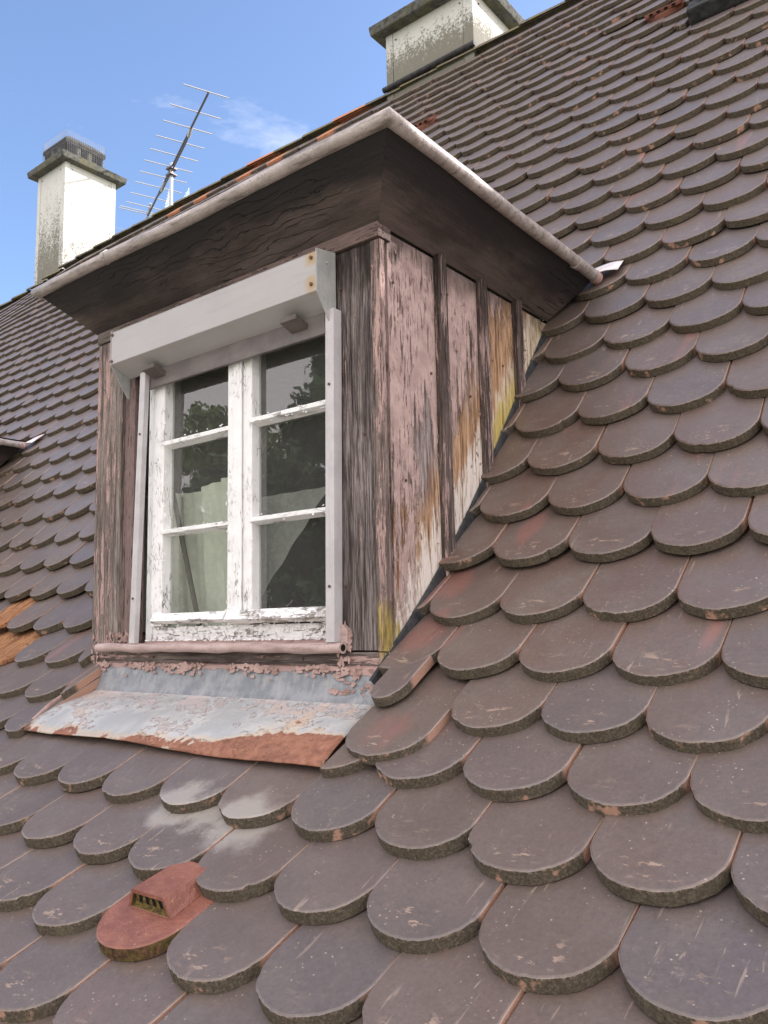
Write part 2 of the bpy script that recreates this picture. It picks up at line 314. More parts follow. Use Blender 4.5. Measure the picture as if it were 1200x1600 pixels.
def mat_soffit(name, axis, seed=0.):
    t = NT(name); p = t.scale(t.pos, (1, 1, 1), (seed, seed, seed)); z = t.xyz(t.pos)[2]
    sc = (.35, 1, 1) if axis == 'x' else (1, .35, 1)
    ps = t.scale(p, sc); n1 = t.noise(ps, 7, 5, .6); n2 = t.noise(t.scale(p, (.08, 1, 1) if axis == 'x' else (1, .08, 1)), 60, 5, .7); n3 = t.noise(p, 90, 4, .6)
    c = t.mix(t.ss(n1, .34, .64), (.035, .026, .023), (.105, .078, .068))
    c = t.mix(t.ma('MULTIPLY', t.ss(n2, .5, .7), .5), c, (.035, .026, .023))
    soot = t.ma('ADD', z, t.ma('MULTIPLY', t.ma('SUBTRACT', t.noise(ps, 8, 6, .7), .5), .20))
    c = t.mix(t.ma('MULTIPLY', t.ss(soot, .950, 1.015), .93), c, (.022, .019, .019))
    # curling splits in the coat: thin bands of a distorted wave, only in patches
    wv = t.n('ShaderNodeTexWave', bands_direction='Z'); t.put(wv.inputs['Vector'], t.scale(p, (.30, 1, 1) if axis == 'x' else (1, .3, 1))); wv.inputs['Scale'].default_value = 24; wv.inputs['Distortion'].default_value = 11; wv.inputs['Detail'].default_value = 3; wv.inputs['Detail Scale'].default_value = 1.1
    cm = t.ma('MULTIPLY', t.ss(wv.outputs['Fac'], .93, .99), t.ss(t.noise(ps, 6.5, 3, .5), .54, .60))
    c = t.mix(t.ma('MULTIPLY', cm, .6), c, (.015, .012, .011))
    h = t.ma('ADD', t.ma('MULTIPLY', n2, .45), t.ma('ADD', t.ma('MULTIPLY', n1, .5), t.ma('MULTIPLY', n3, .12)))
    h = t.ma('SUBTRACT', h, t.ma('MULTIPLY', cm, 1.0))
    return t.done(c, .70, t.bump(h, 1, .007), spec=.25)
def mat_white(name, grain='z', wear=.35, seed=0.):
    t = NT(name); p = t.scale(t.pos, (1, 1, 1), (seed, seed, seed)); g = {'z': (1, 1, .07), 'x': (.07, 1, 1)}[grain]; g2 = {'z': (1, 1, .3), 'x': (.3, 1, 1)}[grain]
    gr = t.noise(t.scale(p, g), 260, 4, .7); k = t.noise(t.scale(p, g2), 40, 7, .7, .3); lowz = t.ss(t.xyz(t.pos)[2], .35, .02)
    cov = t.ma('ADD', k, t.ma('MULTIPLY', t.ma('SUBTRACT', gr, .5), .45)); cov = t.ma('ADD', cov, t.ma('MULTIPLY', lowz, .05)); th = .78 - wear * .38
    off = t.ss(cov, th, th + .015)
    wood = t.ramp(gr, [(.35, (.10, .085, .075)), (.6, (.36, .33, .30))]); und = t.mix(t.ss(t.noise(p, 90, 3, .6), .48, .56), wood, (.62, .58, .55))
    wh = t.mix(t.ss(t.noise(p, 25, 4, .6), .35, .7), (.85, .845, .835), (.90, .895, .89))
    ck = t.ma('MULTIPLY', t.ss(t.voro(t.scale(p, g2), 85, feat='DISTANCE_TO_EDGE'), .035, 0), t.ss(t.noise(p, 16, 3, .6), .50, .62))
    c = t.mix(off, t.mix(t.ma('MULTIPLY', ck, .7), wh, (.25, .22, .20)), und)
    h = t.ma('ADD', t.ma('MULTIPLY', off, -.8), t.ma('MULTIPLY', gr, .35)); h = t.ma('SUBTRACT', h, t.ma('MULTIPLY', ck, .5))
    return t.done(c, .5, t.bump(h, 1, .0035))
def mat_metalpaint(name, a, b, dirt=(.12, .10, .09), amt=.5, axis='x', rough=.45, pits=.3):
    t = NT(name); n1 = t.noise(t.pos, 14, 6, .65); n2 = t.noise(t.scale(t.pos, (.15, 1, 1) if axis == 'x' else ((1, .15, 1) if axis == 'y' else (1, 1, .15))), 70, 5, .7); n3 = t.noise(t.pos, 240, 3, .6)
    c = t.mix(t.ss(n1, .35, .65), a, b); c = t.mix(t.ma('MULTIPLY', t.ss(n2, .46, .72), amt), c, dirt); c = t.mix(t.ma('MULTIPLY', t.ss(n3, .56, .68), pits), c, dirt)
    return t.done(c, rough, t.bump(t.ma('ADD', n3, n1), .35, .0015))
def mat_apron():
    t = NT('flaking_painted_sheet'); p = t.pos; x, y, z = t.xyz(p)
    n1 = t.noise(p, 9, 7, .65, .3); n2 = t.noise(p, 40, 6, .7); n3 = t.noise(p, 190, 3, .6); st = t.noise(t.scale(p, (1, .35, .35)), 22, 5, .65)
    c = t.mix(t.ss(n1, .36, .62), (.36, .37, .375), (.52, .515, .505))
    pk = t.ss(t.ma('ADD', t.ma('MULTIPLY', n2, .45), t.ma('ADD', t.ma('MULTIPLY', n1, .6), t.ma('MULTIPLY', t.ss(y, -.16, -.09), .05))), .555, .570)
    c = t.mix(t.ma('MULTIPLY', pk, .8), c, (.46, .39, .375))
    c = t.mix(t.ma('MULTIPLY', t.ss(st, .55, .75), .35), c, (.62, .55, .40))
    # rust creeping up from the drip edge and in from the right corner
    rc = t.ss(x, -1.55, -1.12); ed = t.ss(t.ma('SUBTRACT', y, t.ma('MULTIPLY', rc, .045)), -.215, -.270)
    rv = t.ma('ADD', t.ma('ADD', t.ma('MULTIPLY', ed, .36), t.ma('MULTIPLY', t.ma('MULTIPLY', rc, ed), .25)), t.ma('ADD', t.ma('MULTIPLY', n1, .92), t.ma('MULTIPLY', st, .46)))
    rv = t.ma('ADD', rv, t.ma('MULTIPLY', rc, .14))
    rm = t.ss(rv, .965, 1.01); rust = t.ramp(n2, [(.3, (.13, .055, .035)), (.5, (.27, .115, .070)), (.72, (.38, .19, .12))])
    c = t.mix(t.ma('MULTIPLY', t.ss(rv, .82, .935), .5), c, (.55, .40, .25)); c = t.mix(rm, c, rust)
    ck = t.ma('MULTIPLY', t.ss(t.voro(p, 45, feat='DISTANCE_TO_EDGE'), .04, 0), t.ma('MULTIPLY', pk, t.ss(n2, .5, .6)))
    c = t.mix(t.ma('MULTIPLY', ck, .7), c, (.10, .08, .075))
    h = t.ma('ADD', t.ma('MULTIPLY', pk, .6), t.ma('ADD', t.ma('MULTIPLY', n3, .25), t.ma('MULTIPLY', n2, .4))); h = t.ma('SUBTRACT', h, t.ma('MULTIPLY', ck, .6))
    return t.done(c, t.ma('ADD', .42, t.ma('MULTIPLY', rm, .4)), t.bump(h, 1, .003))
def mat_zinc():
    t = NT('weathered_lead_sheet'); p = t.pos; x, y, z = t.xyz(p); n1 = t.noise(p, 26, 6, .65); st = t.noise(t.scale(p, (1, 1, .12)), 55, 5, .65); n3 = t.noise(p, 160, 4, .6)
    c = t.mix(t.ss(n1, .35, .65), (.17, .185, .205), (.27, .28, .295)); c = t.mix(t.ma('MULTIPLY', t.ss(st, .5, .72), .55), c, (.38, .36, .35)); c = t.mix(t.ma('MULTIPLY', t.ss(st, .45, .3), .4), c, (.12, .11, .11))
    rv = t.ma('ADD', t.ma('ADD', t.ss(z, -.082, -.052), t.ma('MULTIPLY', t.ss(x, -1.27, -1.14), .42)), t.ma('MULTIPLY', t.ma('SUBTRACT', t.noise(p, 34, 6, .7), .5), 1.9))
    pk = t.ss(rv, .62, .66); c = t.mix(pk, c, t.mix(n3, (.26, .16, .14), (.47, .32, .28)))
    return t.done(c, .5, t.bump(t.ma('ADD', t.ma('MULTIPLY', pk, 1.0), t.ma('MULTIPLY', n3, .3)), 1, .004))
def mat_cement(name, seed, heavy=1., zr=(3.8, 4.2)):
    t = NT(name); p = t.scale(t.pos, (1, 1, 1), (seed, 0, 0)); z = t.xyz(t.pos)[2]
    n1 = t.noise(p, 3, 5, .6); n2 = t.noise(p, 55, 5, .75); n3 = t.noise(t.scale(p, (1, 1, .3)), 16, 5, .7)
    c = t.mix(n1, (.50, .51, .47), (.66, .66, .61)); low = t.ss(z, zr[1], zr[0])
    k = t.ma('ADD', t.ma('MULTIPLY', n2, .8), t.ma('ADD', t.ma('MULTIPLY', low, .30 * heavy), t.ma('MULTIPLY', n3, .25)))
    c = t.mix(t.ma('MULTIPLY', t.ss(k, .60, .74), .85), c, (.115, .105, .072)); c = t.mix(t.ma('MULTIPLY', t.ss(n3, .55, .75), .35 * heavy), c, (.28, .27, .18))
    return t.done(c, .9, t.bump(n2, .6, .004))
def mat_rough(name, a, b, sc=40, bump=.006, rough=.95, moss=None):
    t = NT(name); n1 = t.noise(t.pos, sc, 6, .7); n2 = t.noise(t.pos, sc * .2, 4, .6); c = t.mix(t.ss(n1, .35, .68), a, b)
    if moss: c = t.mix(t.ma('MULTIPLY', t.ss(n2, .48, .62), .8), c, moss)
    return t.done(c, rough, t.bump(n1, 1, bump), spec=.2)
def mat_metal(name, c, rough, metal=1.):
    t = NT(name); n = t.noise(t.pos, 60, 4, .6); return t.done(t.mix(n, c, tuple(q * .7 for q in c)), rough, None, metal)
def mat_glass():
    t = NT('old_window_glass'); b = t.t; n = t.noise(t.pos, 7, 2, .5); nrm = t.bump(n, .25, .004)
    geo = t.n('ShaderNodeNewGeometry'); dp = t.n('ShaderNodeVectorMath', operation='DOT_PRODUCT'); t.put(dp.inputs[0], geo.outputs['Incoming']); t.put(dp.inputs[1], geo.outputs['Normal'])
    ci = t.ma('SUBTRACT', 1.0, t.ma('ABSOLUTE', dp.outputs['Value'])); fres = t.ma('ADD', .11, t.ma('MULTIPLY', t.ma('POWER', ci, 5.0), .9), clamp=True)
    gl = t.n('ShaderNodeBsdfGlossy'); gl.inputs['Roughness'].default_value = .012; t.put(gl.inputs['Normal'], nrm); gl.inputs['Color'].default_value = (1, 1, 1, 1)
    tr = t.n('ShaderNodeBsdfTransparent'); tr.inputs['Color'].default_value = (.85, .87, .84, 1)
    df = t.n('ShaderNodeBsdfDiffuse'); df.inputs['Color'].default_value = (.5, .5, .46, 1)
    dust = t.ma('ADD', .085, t.ma('ADD', t.ma('MULTIPLY', t.ss(t.noise(t.pos, 300, 3, .7), .5, .75), .035), t.ma('MULTIPLY', t.ss(t.noise(t.pos, 9, 5, .7), .5, .8), .02)))
    m1 = t.n('ShaderNodeMixShader'); t.put(m1.inputs[0], dust); b.links.new(tr.outputs[0], m1.inputs[1]); b.links.new(df.outputs[0], m1.inputs[2])
    m2 = t.n('ShaderNodeMixShader'); t.put(m2.inputs[0], fres); b.links.new(m1.outputs[0], m2.inputs[1]); b.links.new(gl.outputs[0], m2.inputs[2])
    b.links.new(m2.outputs[0], t.out.inputs[0]); return t.mat
def mat_leaf(name, a, b):
    t = NT(name); r = t.noise(t.pos, 1.4, 3, .6); return t.done(t.mix(r, a, b), .8, None, spec=.2)

M = {}
M['tile'] = mat_tile_top(); M['tside'] = mat_tile_side(); M['raw'] = mat_raw_clay()
M['vent'] = mat_clay('red_vent_clay', (.20, .072, .050), (.28, .112, .075), .45); M['ventmoss'] = mat_rough('mossy_grille', (.07, .045, .025), (.24, .18, .05), 160, .003)
M['ventside'] = mat_rough('mossy_vent_edge', (.05, .03, .018), (.17, .10, .05), 110, .004, moss=(.14, .12, .03))
M['orange'] = mat_clay('new_orange_clay', (.45, .17, .08), (.52, .25, .13))
M['hole'] = mat_rough('hole_shade_black', (.008, .008, .008), (.014, .012, .010), 40, .001)  # near-black fill painted for the shade inside holes
M['deck'] = mat_rough('roof_underlay', (.03, .028, .026), (.05, .045, .04), 20, .004)
M['soffx'] = mat_soffit('scorched_brown_soffit', 'x'); M['soffy'] = mat_soffit('scorched_brown_soffit_side', 'y', 3.3)
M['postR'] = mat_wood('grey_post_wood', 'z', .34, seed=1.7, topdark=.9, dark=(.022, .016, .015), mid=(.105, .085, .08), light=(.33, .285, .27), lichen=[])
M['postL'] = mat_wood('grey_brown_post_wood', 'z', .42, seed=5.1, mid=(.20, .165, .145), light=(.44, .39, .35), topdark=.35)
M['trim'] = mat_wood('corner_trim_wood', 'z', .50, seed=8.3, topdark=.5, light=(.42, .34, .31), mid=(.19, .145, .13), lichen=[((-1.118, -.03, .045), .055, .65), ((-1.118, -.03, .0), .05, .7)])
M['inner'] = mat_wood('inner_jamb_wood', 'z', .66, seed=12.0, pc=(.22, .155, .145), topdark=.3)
M['beam'] = mat_wood('sill_beam_wood', 'x', .28, seed=3.1, mid=(.14, .11, .10))
M['rail'] = mat_wood('head_rail_wood', 'x', .55, seed=6.6, pc=(.17, .12, .108))
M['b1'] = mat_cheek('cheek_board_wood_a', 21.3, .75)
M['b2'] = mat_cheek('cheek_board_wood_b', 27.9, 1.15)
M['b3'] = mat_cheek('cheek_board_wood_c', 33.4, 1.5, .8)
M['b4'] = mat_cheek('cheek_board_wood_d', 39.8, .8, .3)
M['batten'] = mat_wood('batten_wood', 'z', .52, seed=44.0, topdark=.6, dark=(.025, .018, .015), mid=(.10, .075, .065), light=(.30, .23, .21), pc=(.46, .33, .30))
M['white'] = mat_white('peeling_white_paint', 'z', .36); M['whitex'] = mat_white('peeling_white_paint_rail', 'x', .46, 4.2); M['whitem'] = mat_white('mullion_white_paint', 'z', .30, 9.1)
M['gutter'] = mat_metalpaint('dirty_painted_gutter', (.33, .285, .265), (.47, .41, .385), (.10, .085, .072), .85, 'x', .42, .6)
M['guttery'] = mat_metalpaint('dirty_painted_gutter_side', (.33, .285, .265), (.47, .41, .385), (.10, .085, .072), .85, 'y', .42, .6)
M['gend'] = mat_metalpaint('pink_primer_end', (.46, .27, .24), (.52, .33, .29), (.2, .12, .1), .4, 'x')
M['flap'] = mat_metalpaint('bright_zinc_flap', (.66, .60, .60), (.80, .77, .76), (.55, .30, .27), .45, 'y', .35, .1)
M['pipe'] = mat_metalpaint('pink_grey_sill_pipe', (.40, .29, .265), (.50, .38, .35), (.13, .08, .07), .55, 'x', .55, .45)
M['guide'] = mat_metalpaint('grey_rail_paint', (.47, .45, .455), (.55, .53, .535), (.30, .27, .27), .25, 'z', .4, .08)
def mat_box():
    t = NT('shutter_box_enamel'); n1 = t.noise(t.pos, 8, 5, .6); n2 = t.noise(t.scale(t.pos, (.1, 1, 1)), 60, 4, .6); n3 = t.noise(t.pos, 220, 3, .6)
    c = t.mix(n1, (.36, .345, .34), (.44, .425, .42)); c = t.mix(t.ma('MULTIPLY', t.ss(n2, .5, .75), .3), c, (.30, .27, .26))
    for q in ((-1.245, -.10, .857), (-1.245, -.10, .795)):
        c = t.mix(t.ma('MULTIPLY', t.ss(t.ma('ADD', t.dist(q), t.ma('MULTIPLY', t.ma('SUBTRACT', t.noise(t.pos, 50, 4, .6), .5), .03)), .03, .006), .8), c, (.40, .27, .10))
    return t.done(c, .42, t.bump(n3, .3, .001))
M['box'] = mat_box()
M['boxend'] = mat_metalpaint('dusty_end_plate', (.34, .34, .33), (.42, .42, .41), (.2, .2, .19), .3, 'z', .5, .4)
M['lath'] = mat_metalpaint('brown_grey_lath', (.13, .112, .107), (.18, .155, .148), (.07, .06, .055), .4, 'x', .5, .2)
M['stop'] = mat_metalpaint('brown_stop', (.10, .082, .075), (.14, .115, .105), (.08, .06, .05), .4, 'x', .6, .2)
M['apron'] = mat_apron(); M['zinc'] = mat_zinc()
M['screw'] = mat_metal('rusty_screw', (.16, .09, .06), .6, .4)
M['flakep'] = mat_metalpaint('pink_flake', (.30, .195, .165), (.47, .33, .295), (.15, .085, .07), .55, 'x', .8, .3)
M['flakew'] = mat_metalpaint('white_flake', (.74, .73, .72), (.84, .835, .83), (.5, .47, .44), .2, 'x', .6, .05)
M['cemL'] = mat_cement('lichened_cement_board', 0, .55, (3.6, 5.2)); M['cemR'] = mat_cement('heavily_lichened_cement_board', 4, 1.25, (3.75, 4.32))
M['cemL2'] = mat_cement('grey_lichened_cement_board', 9, 1.15, (3.4, 5.2))
M['cap'] = mat_rough('weathered_concrete', (.06, .06, .052), (.15, .15, .135), 26, .01, moss=(.13, .125, .075))
M['capd'] = mat_rough('dark_cowl_concrete', (.035, .035, .033), (.085, .085, .078), 26, .01)
M['ridge'] = mat_rough('ridge_tile_clay', (.12, .105, .085), (.23, .20, .15), 30, .01, moss=(.19, .17, .075))
M['mesh'] = mat_metal('wire_mesh', (.35, .36, .37), .5); M['alu'] = mat_metal('aluminium_rod', (.75, .76, .78), .35); M['boom'] = mat_metal('dark_steel_boom', (.13, .12, .13), .55, .6)
M['galv'] = mat_metal('galvanised_mast', (.5, .52, .54), .5, .7)
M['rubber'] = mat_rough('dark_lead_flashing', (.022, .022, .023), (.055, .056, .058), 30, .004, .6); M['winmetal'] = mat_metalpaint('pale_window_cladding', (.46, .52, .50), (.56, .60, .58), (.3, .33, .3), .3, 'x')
M['glass'] = mat_glass()
M['room'] = mat_rough('dusty_plaster', (.20, .19, .17), (.27, .255, .23), 18, .004); M['dark'] = mat_rough('dark_attic_boards', (.035, .032, .028), (.06, .052, .045), 18, .004)
M['cloth'] = mat_rough('pale_green_cloth', (.66, .70, .60), (.78, .80, .71), 30, .001)
M['sheet'] = mat_rough('pale_lining_panel', (.40, .41, .40), (.50, .51, .49), 60, .002)
M['pole'] = mat_rough('dark_pole', (.12, .11, .10), (.18, .16, .15), 60, .001)
M['ground'] = mat_rough('pale_bounce_ground', (.30, .28, .24), (.24, .25, .15), .4, .02)  # out-of-frame ground, made pale to bounce sunlight up at the shaded front
M['bark'] = mat_rough('bark', (.06, .045, .035), (.12, .095, .075), 30, .02)
M['leafd'] = mat_leaf('dark_conifer_leaf', (.022, .045, .022), (.05, .085, .035)); M['leafl'] = mat_leaf('broad_leaf', (.045, .085, .025), (.09, .13, .045))
M['wall'] = mat_rough('house_render', (.55, .52, .47), (.62, .59, .53), 20, .004)

# ------------------------------------------------------------------ roof shape
E_ = 0.1502; KN = [-5, 0, 4, 9, 14, 30]; AN = [28.33, 41.31, 52.74, 52.27, 53.05, 53.05]
_s = np.linspace(-14, 36, 2001); _a = np.radians(np.interp(_s, KN, AN)); _ds = _s[1] - _s[0]
_Y = np.cumsum(np.cos(_a)) * _ds * E_; _Z = np.cumsum(np.sin(_a)) * _ds * E_; _i = int(np.argmin(abs(_s))); _Y -= _Y[_i]; _Z -= _Z[_i]
def prof(s): return float(np.interp(s, _s, _Y)), float(np.interp(s, _s, _Z))
def ang(s): return math.radians(float(np.interp(s, KN, AN)))
def z2s(z): return float(np.interp(z, _Z, _s))
def zroof(y): return float(np.interp(y, _Y, _Z))
def sag(x, s):
    a = max(0., min(1., (-7.1 - x) / 1.7)); return -.11 * a * a * (3 - 2 * a) * max(0, s) / 32 + .010 * math.sin(x * 1.1 + s * .23) * min(1, max(0, s - 6) / 10)
ROWDS = {-4: (-.002, .212), -3: (.0035, .134), -2: (.0127, .024), -1: (.0112, -.113), 0: (.0063, -.214), 1: (-.0067, -.184), 2: (.0004, -.02), 3: (-.005, .013), 4: (-.009, -.014), 5: (-.004, .013), 6: (-.005, .072), 7: (-.002, .012), 8: (-.004, .008), 9: (.001, -.0025), 10: (-.0065, -.009), 11: (.002, 0), 12: (0, .048), 13: (.007, .025)}
XL, XR, FY, ZT = -2.188, -1.105, -.032, .918
TW, TL, ARC, TT = .1772, .37, .062, .0225
SDORM = z2s(1.06)

roof = MB()
xs = [-9.9, -8, -6, -4, -3, XL + .02, XR - .02, 0, .9]
ss_ = [-12, -9, -7, -5, -4, -3, -2, -1, -.35, 0, 1, 2, 3, 4, 6, 8, z2s(.99), 12, 16, 20, 24, 28, 32]
for i in range(len(xs) - 1):
    for j in range(len(ss_) - 1):
        if abs(xs[i] - (XL + .02)) < .001 and -.36 <= ss_[j] and ss_[j + 1] <= z2s(.99) + .01: continue
        q = []
        for (x, s) in ((xs[i], ss_[j]), (xs[i + 1], ss_[j]), (xs[i + 1], ss_[j + 1]), (xs[i], ss_[j + 1])):
            y, z = prof(s); a = ang(s); q.append((x, y + math.sin(a) * .088, z - math.cos(a) * .088 + sag(x, s)))
        roof.add(q, [(0, 1, 2, 3)])
RY, RZ = prof(32)
roof.add([(-9.9, RY + .07, RZ - .05), (.9, RY + .07, RZ - .05), (.9, RY + 3.4, RZ - 4.5), (-9.9, RY + 3.4, RZ - 4.5)], [(0, 3, 2, 1)])
roof_o = roof.build('roof', [M['deck']]); roof_o['kind'] = 'structure'; roof_o['label'] = 'steep brown roof of round-ended clay tiles curving outwards at its foot'

# ---- tiles
def outline(nseg, rng, u0=-1, u1=1, arc=.082, L=TL, rough=.0012, chip=True, point=0):
    hw = TW / 2; pts = []
    ph = rng.uniform(0, 6.28)
    chips = [(rng.uniform(.15, .85), rng.uniform(.018, .045), rng.uniform(.001, .0035)) for _ in range(rng.choice([0, 0, 1, 1, 2]))] if chip else []
    asym = rng.uniform(-.08, .08); arc = arc * rng.uniform(.94, 1.05); ex = rng.uniform(.97, 1.03)
    for i in range(nseg + 1):
        f = i / nseg; a = math.pi * f
        cu = math.cos(a); sv_ = math.sin(a)
        u = -hw * math.copysign(abs(cu) ** ex, cu); v = arc * (1 - sv_) + asym * u * sv_ * .5
        d = rough * (math.sin(7 * a + ph) * .5 + rng.uniform(-.6, .6))
        for (c, w_, dd) in chips:
            if abs(f - c) < w_: d += dd * (1 - abs(f - c) / w_) ** .5
        pts.append((u * (1 - d / hw), v + d * sv_))
    pts += [(hw, L), (-hw, L)]
    if u0 > -1 or u1 < 1:
        for (lim, sgn) in ((u0 * hw, 1), (u1 * hw, -1)):
            o = []
            for i in range(len(pts)):
                a, b = pts[i], pts[(i + 1) % len(pts)]; ia, ib = sgn * (a[0] - lim) >= 0, sgn * (b[0] - lim) >= 0
                if ia: o.append(a)
                if ia != ib:
                    k = (lim - a[0]) / (b[0] - a[0]); o.append((lim, a[1] + k * (b[1] - a[1])))
            pts = o
            if len(pts) < 3: return None
    return pts
def tile_arrays(pts, t=TT, inset=.0028):
    n = len(pts); P = [Vector((a, b)) for a, b in pts]; cen = sum(P, Vector((0, 0))) / n; inn = []
    for i in range(n):
        e0 = (P[i] - P[i - 1]); e1 = (P[(i + 1) % n] - P[i]); nn = Vector((-(e0.y + e1.y), e0.x + e1.x))
        nn = nn.normalized() if nn.length > 1e-9 else Vector((0, 1))
        if nn.dot(cen - P[i]) < 0: nn = -nn
        inn.append(P[i] + nn * inset)
    V = [(q.x, q.y, 0) for q in inn] + [(q.x, q.y, -.0022) for q in P] + [(q.x, q.y, -.0022) for q in P] + [(q.x, q.y, -t) for q in P]
    ED = [0.] * n + [1.] * n + [1.] * n + [0.] * n
    F = [tuple(range(n))]; MI = [0]
    for i in range(n):
        j = (i + 1) % n; F.append((n + i, n + j, j, i)); MI.append(0); F.append((3 * n + i, 3 * n + j, 2 * n + j, 2 * n + i)); MI.append(1)
    return V, F, MI, ED
def make_mesh(name, V, F, MI, ED, TC, RN_, mats):
    me = bpy.data.meshes.new(name); me.from_pydata(V, [], F)
    for q in mats: me.materials.append(q)
    me.polygons.foreach_set('material_index', MI)
    a = me.attributes.new('tco', 'FLOAT_VECTOR', 'POINT'); a.data.foreach_set('vector', np.array(TC, np.float32).ravel())
    a = me.attributes.new('edge', 'FLOAT', 'POINT'); a.data.foreach_set('value', np.array(ED, np.float32))
    a = me.attributes.new('rnd', 'FLOAT', 'POINT'); a.data.foreach_set('value', np.array(RN_, np.float32))
    return me
def tile_frame(x, row, ds=0, dh=0, yaw=0, dt=0, roll=0):
    dx, d = ROWDS.get(row, (0, 0))
    if row < -4: d = .212 + (-4 - row) * .07; dx = 0
    s = row + d + ds; y, z = prof(s); a = ang(s) - math.atan2(TT + .0022, E_) + dt
    T = Vector((0, math.cos(a), math.sin(a))); Nn = Vector((0, -math.sin(a), math.cos(a))); U = Vector((1, 0, 0))
    rot = Matrix((U, T, Nn)).transposed() @ Matrix.Rotation(yaw, 3, 'Z') @ Matrix.Rotation(roll, 3, 'Y')
    P = Vector((x + dx, y, z + sag(x, s))) + Nn * dh
    mt = rot.to_4x4(); mt.translation = P
    return mt @ Matrix.Translation((0, -ARC, 0)), s
rng = random.Random(11)
variants = []
for k in range(16):
    pts = outline(40, rng); V, F, MI, ED = tile_arrays(pts)
    variants.append(make_mesh('tile', V, F, MI, ED, V, [0.] * len(V), [M['tile'], M['tside']]))
RI = Matrix(cam.matrix_world).inverted()
def proj(P):
    q = RI @ P; d = -q.z
    if d < .1: return None
    return 600 + 1291.56 * q.x / d, 800 - 1291.56 * q.y / d, d
cands = []
VENTS = {(round(-2.588 / .18 * 2) / 2, 25), (round(-1.228 / .18 * 2) / 2, 25)}
for row in range(-11, 32):
    off = .5 if row % 2 == 0 else 0.
    for k in range(-54, 5):
        idx = k + off; x = (idx + .5) * .18           # tile spans cusps idx .. idx+1
        u0, u1 = -1., 1.
        dx, d = ROWDS.get(row, (0, 0)); s = row + d; y, z = prof(s)
        # keep clear of the dormers and the flashing
        for (a, b) in ((XL, XR), (XL - 3.30, XR - 3.30)):
            lo, hi = -2.2, SDORM - .35
            if a == XL - 3.30: lo = -.5
            if lo < s < hi:
                l, r = a - .004, b - .002
                if s < -.4 and a == XL: l, r = -2.13, -1.075
                if x + TW / 2 > l and x - TW / 2 < r:
                    if x < (l + r) / 2: u1 = min(u1, (l - x) / (TW / 2))
                    else: u0 = max(u0, (r - x) / (TW / 2))
        # roof window at the top right
        if 22.3 < s < 27.5 and x > -1.0 - .09 and x < .3:
            if x < -.7: u1 = min(u1, (-1.02 - x) / (TW / 2))
            else: continue
        if u1 - u0 < .22: continue
        P = Vector((x, y, z)); pr = proj(P); size = 0
        if pr and -80 < pr[0] < 1280 and -60 < pr[1] < 1700: size = 1 / pr[2] ** 2
        cands.append([size, row, k, x, u0, u1, s])
cands.sort(key=lambda c: -c[0])
SPECIAL = []
near = 0
bv, bf, bmi, bed, btc, brn = [], [], [], [], [], []
def is_slipped(row, x): return (row == 0 and -1.08 < x < -1.0) or (row == -1 and -1.02 < x < -.96)
BROKEN = {(0, 0), }
for c in cands:
    size, row, k, x, u0, u1, s = c
    if row == 25 and (abs(x + 2.588) < .09 or abs(x + 1.228) < .09): SPECIAL.append(('vent_small', x, row)); continue
    if row == -5 and abs(x + 1.17) < .085: SPECIAL.append(('vent', x, row)); continue
    if (row, True) in ((0, -2.98 < x < -2.62), (1, -3.08 < x < -2.92)): SPECIAL.append(('broken', x, row)); continue
    if ((row == 31 and (k * 7) % 5 < 2) or (row == 30 and (k * 5) % 7 == 8)) and -5.75 < x < -3.6: SPECIAL.append(('orange', x, row)); continue
    if is_slipped(row, x): SPECIAL.append(('slip', x, row)); continue
    far = size < .03
    mt, _ = tile_frame(x + rng.gauss(0, .0012), row, rng.gauss(0, .018), max(-.001, rng.gauss(.0005, .0012)), rng.gauss(0, .006), rng.gauss(0, .008), rng.gauss(0, .006))
    cut = u0 > -1 or u1 < 1
    if size > 0 and near < 288:
        near += 1
        if cut:
            pts = outline(26, rng, u0, u1)
            if not pts: continue
            V, F, MI, ED = tile_arrays(pts); me = make_mesh('tile', V, F, MI, ED, V, [0.] * len(V), [M['tile'], M['tside']])
        else: me = variants[rng.randrange(16)]
        o = bpy.data.objects.new('tile', me); col.objects.link(o); o.parent = roof_o; o.matrix_world = mt
    else:
        pts = outline(14 if size > .05 else 10, rng, u0, u1, rough=.0016)
        if not pts: continue
        V, F, MI, ED = tile_arrays(pts); n = len(bv); rv = rng.random()
        bv += [tuple(mt @ Vector(q)) for q in V]; bf += [tuple(i + n for i in f) for f in F]; bmi += MI; bed += ED; btc += V; brn += [rv] * len(V)
me = make_mesh('upper_tiles', bv, bf, bmi, bed, btc, brn, [M['tile'], M['tside']])
o = bpy.data.objects.new('upper_tiles', me); col.objects.link(o); o.parent = roof_o; o['kind'] = 'stuff'; o['label'] = 'brown tiles of the upper and far roof'
def single_tile(name, x, row, pts, mats, label=None, ds=0, dh=0, yaw=0, t=TT, dt=0):
    V, F, MI, ED = tile_arrays(pts, t); me = make_mesh(name, V, F, MI, ED, V, [0.] * len(V), mats)
    mt, _ = tile_frame(x, row, ds, dh, yaw, dt); o = bpy.data.objects.new(name, me); col.objects.link(o); o.parent = roof_o; o.matrix_world = mt
    if label: o['label'] = label
    return o, mt
for (kind, x, row) in SPECIAL:
    if kind == 'broken':
        pts = [(u + rng.uniform(-.006, .006), v + rng.uniform(-.004, .01)) for (u, v) in outline(20, rng, rough=.004)]
        single_tile('broken_tile', x, row, pts, [M['raw'], M['raw']], 'broken tile showing raw orange clay', dh=-.008 if row == 0 else .0, yaw=rng.uniform(-.03, .03), t=.014, dt=-.02)
    if kind == 'orange': single_tile('tile', x, row, outline(12, rng), [M['orange'], M['orange']], 'newer orange tile just below the ridge')
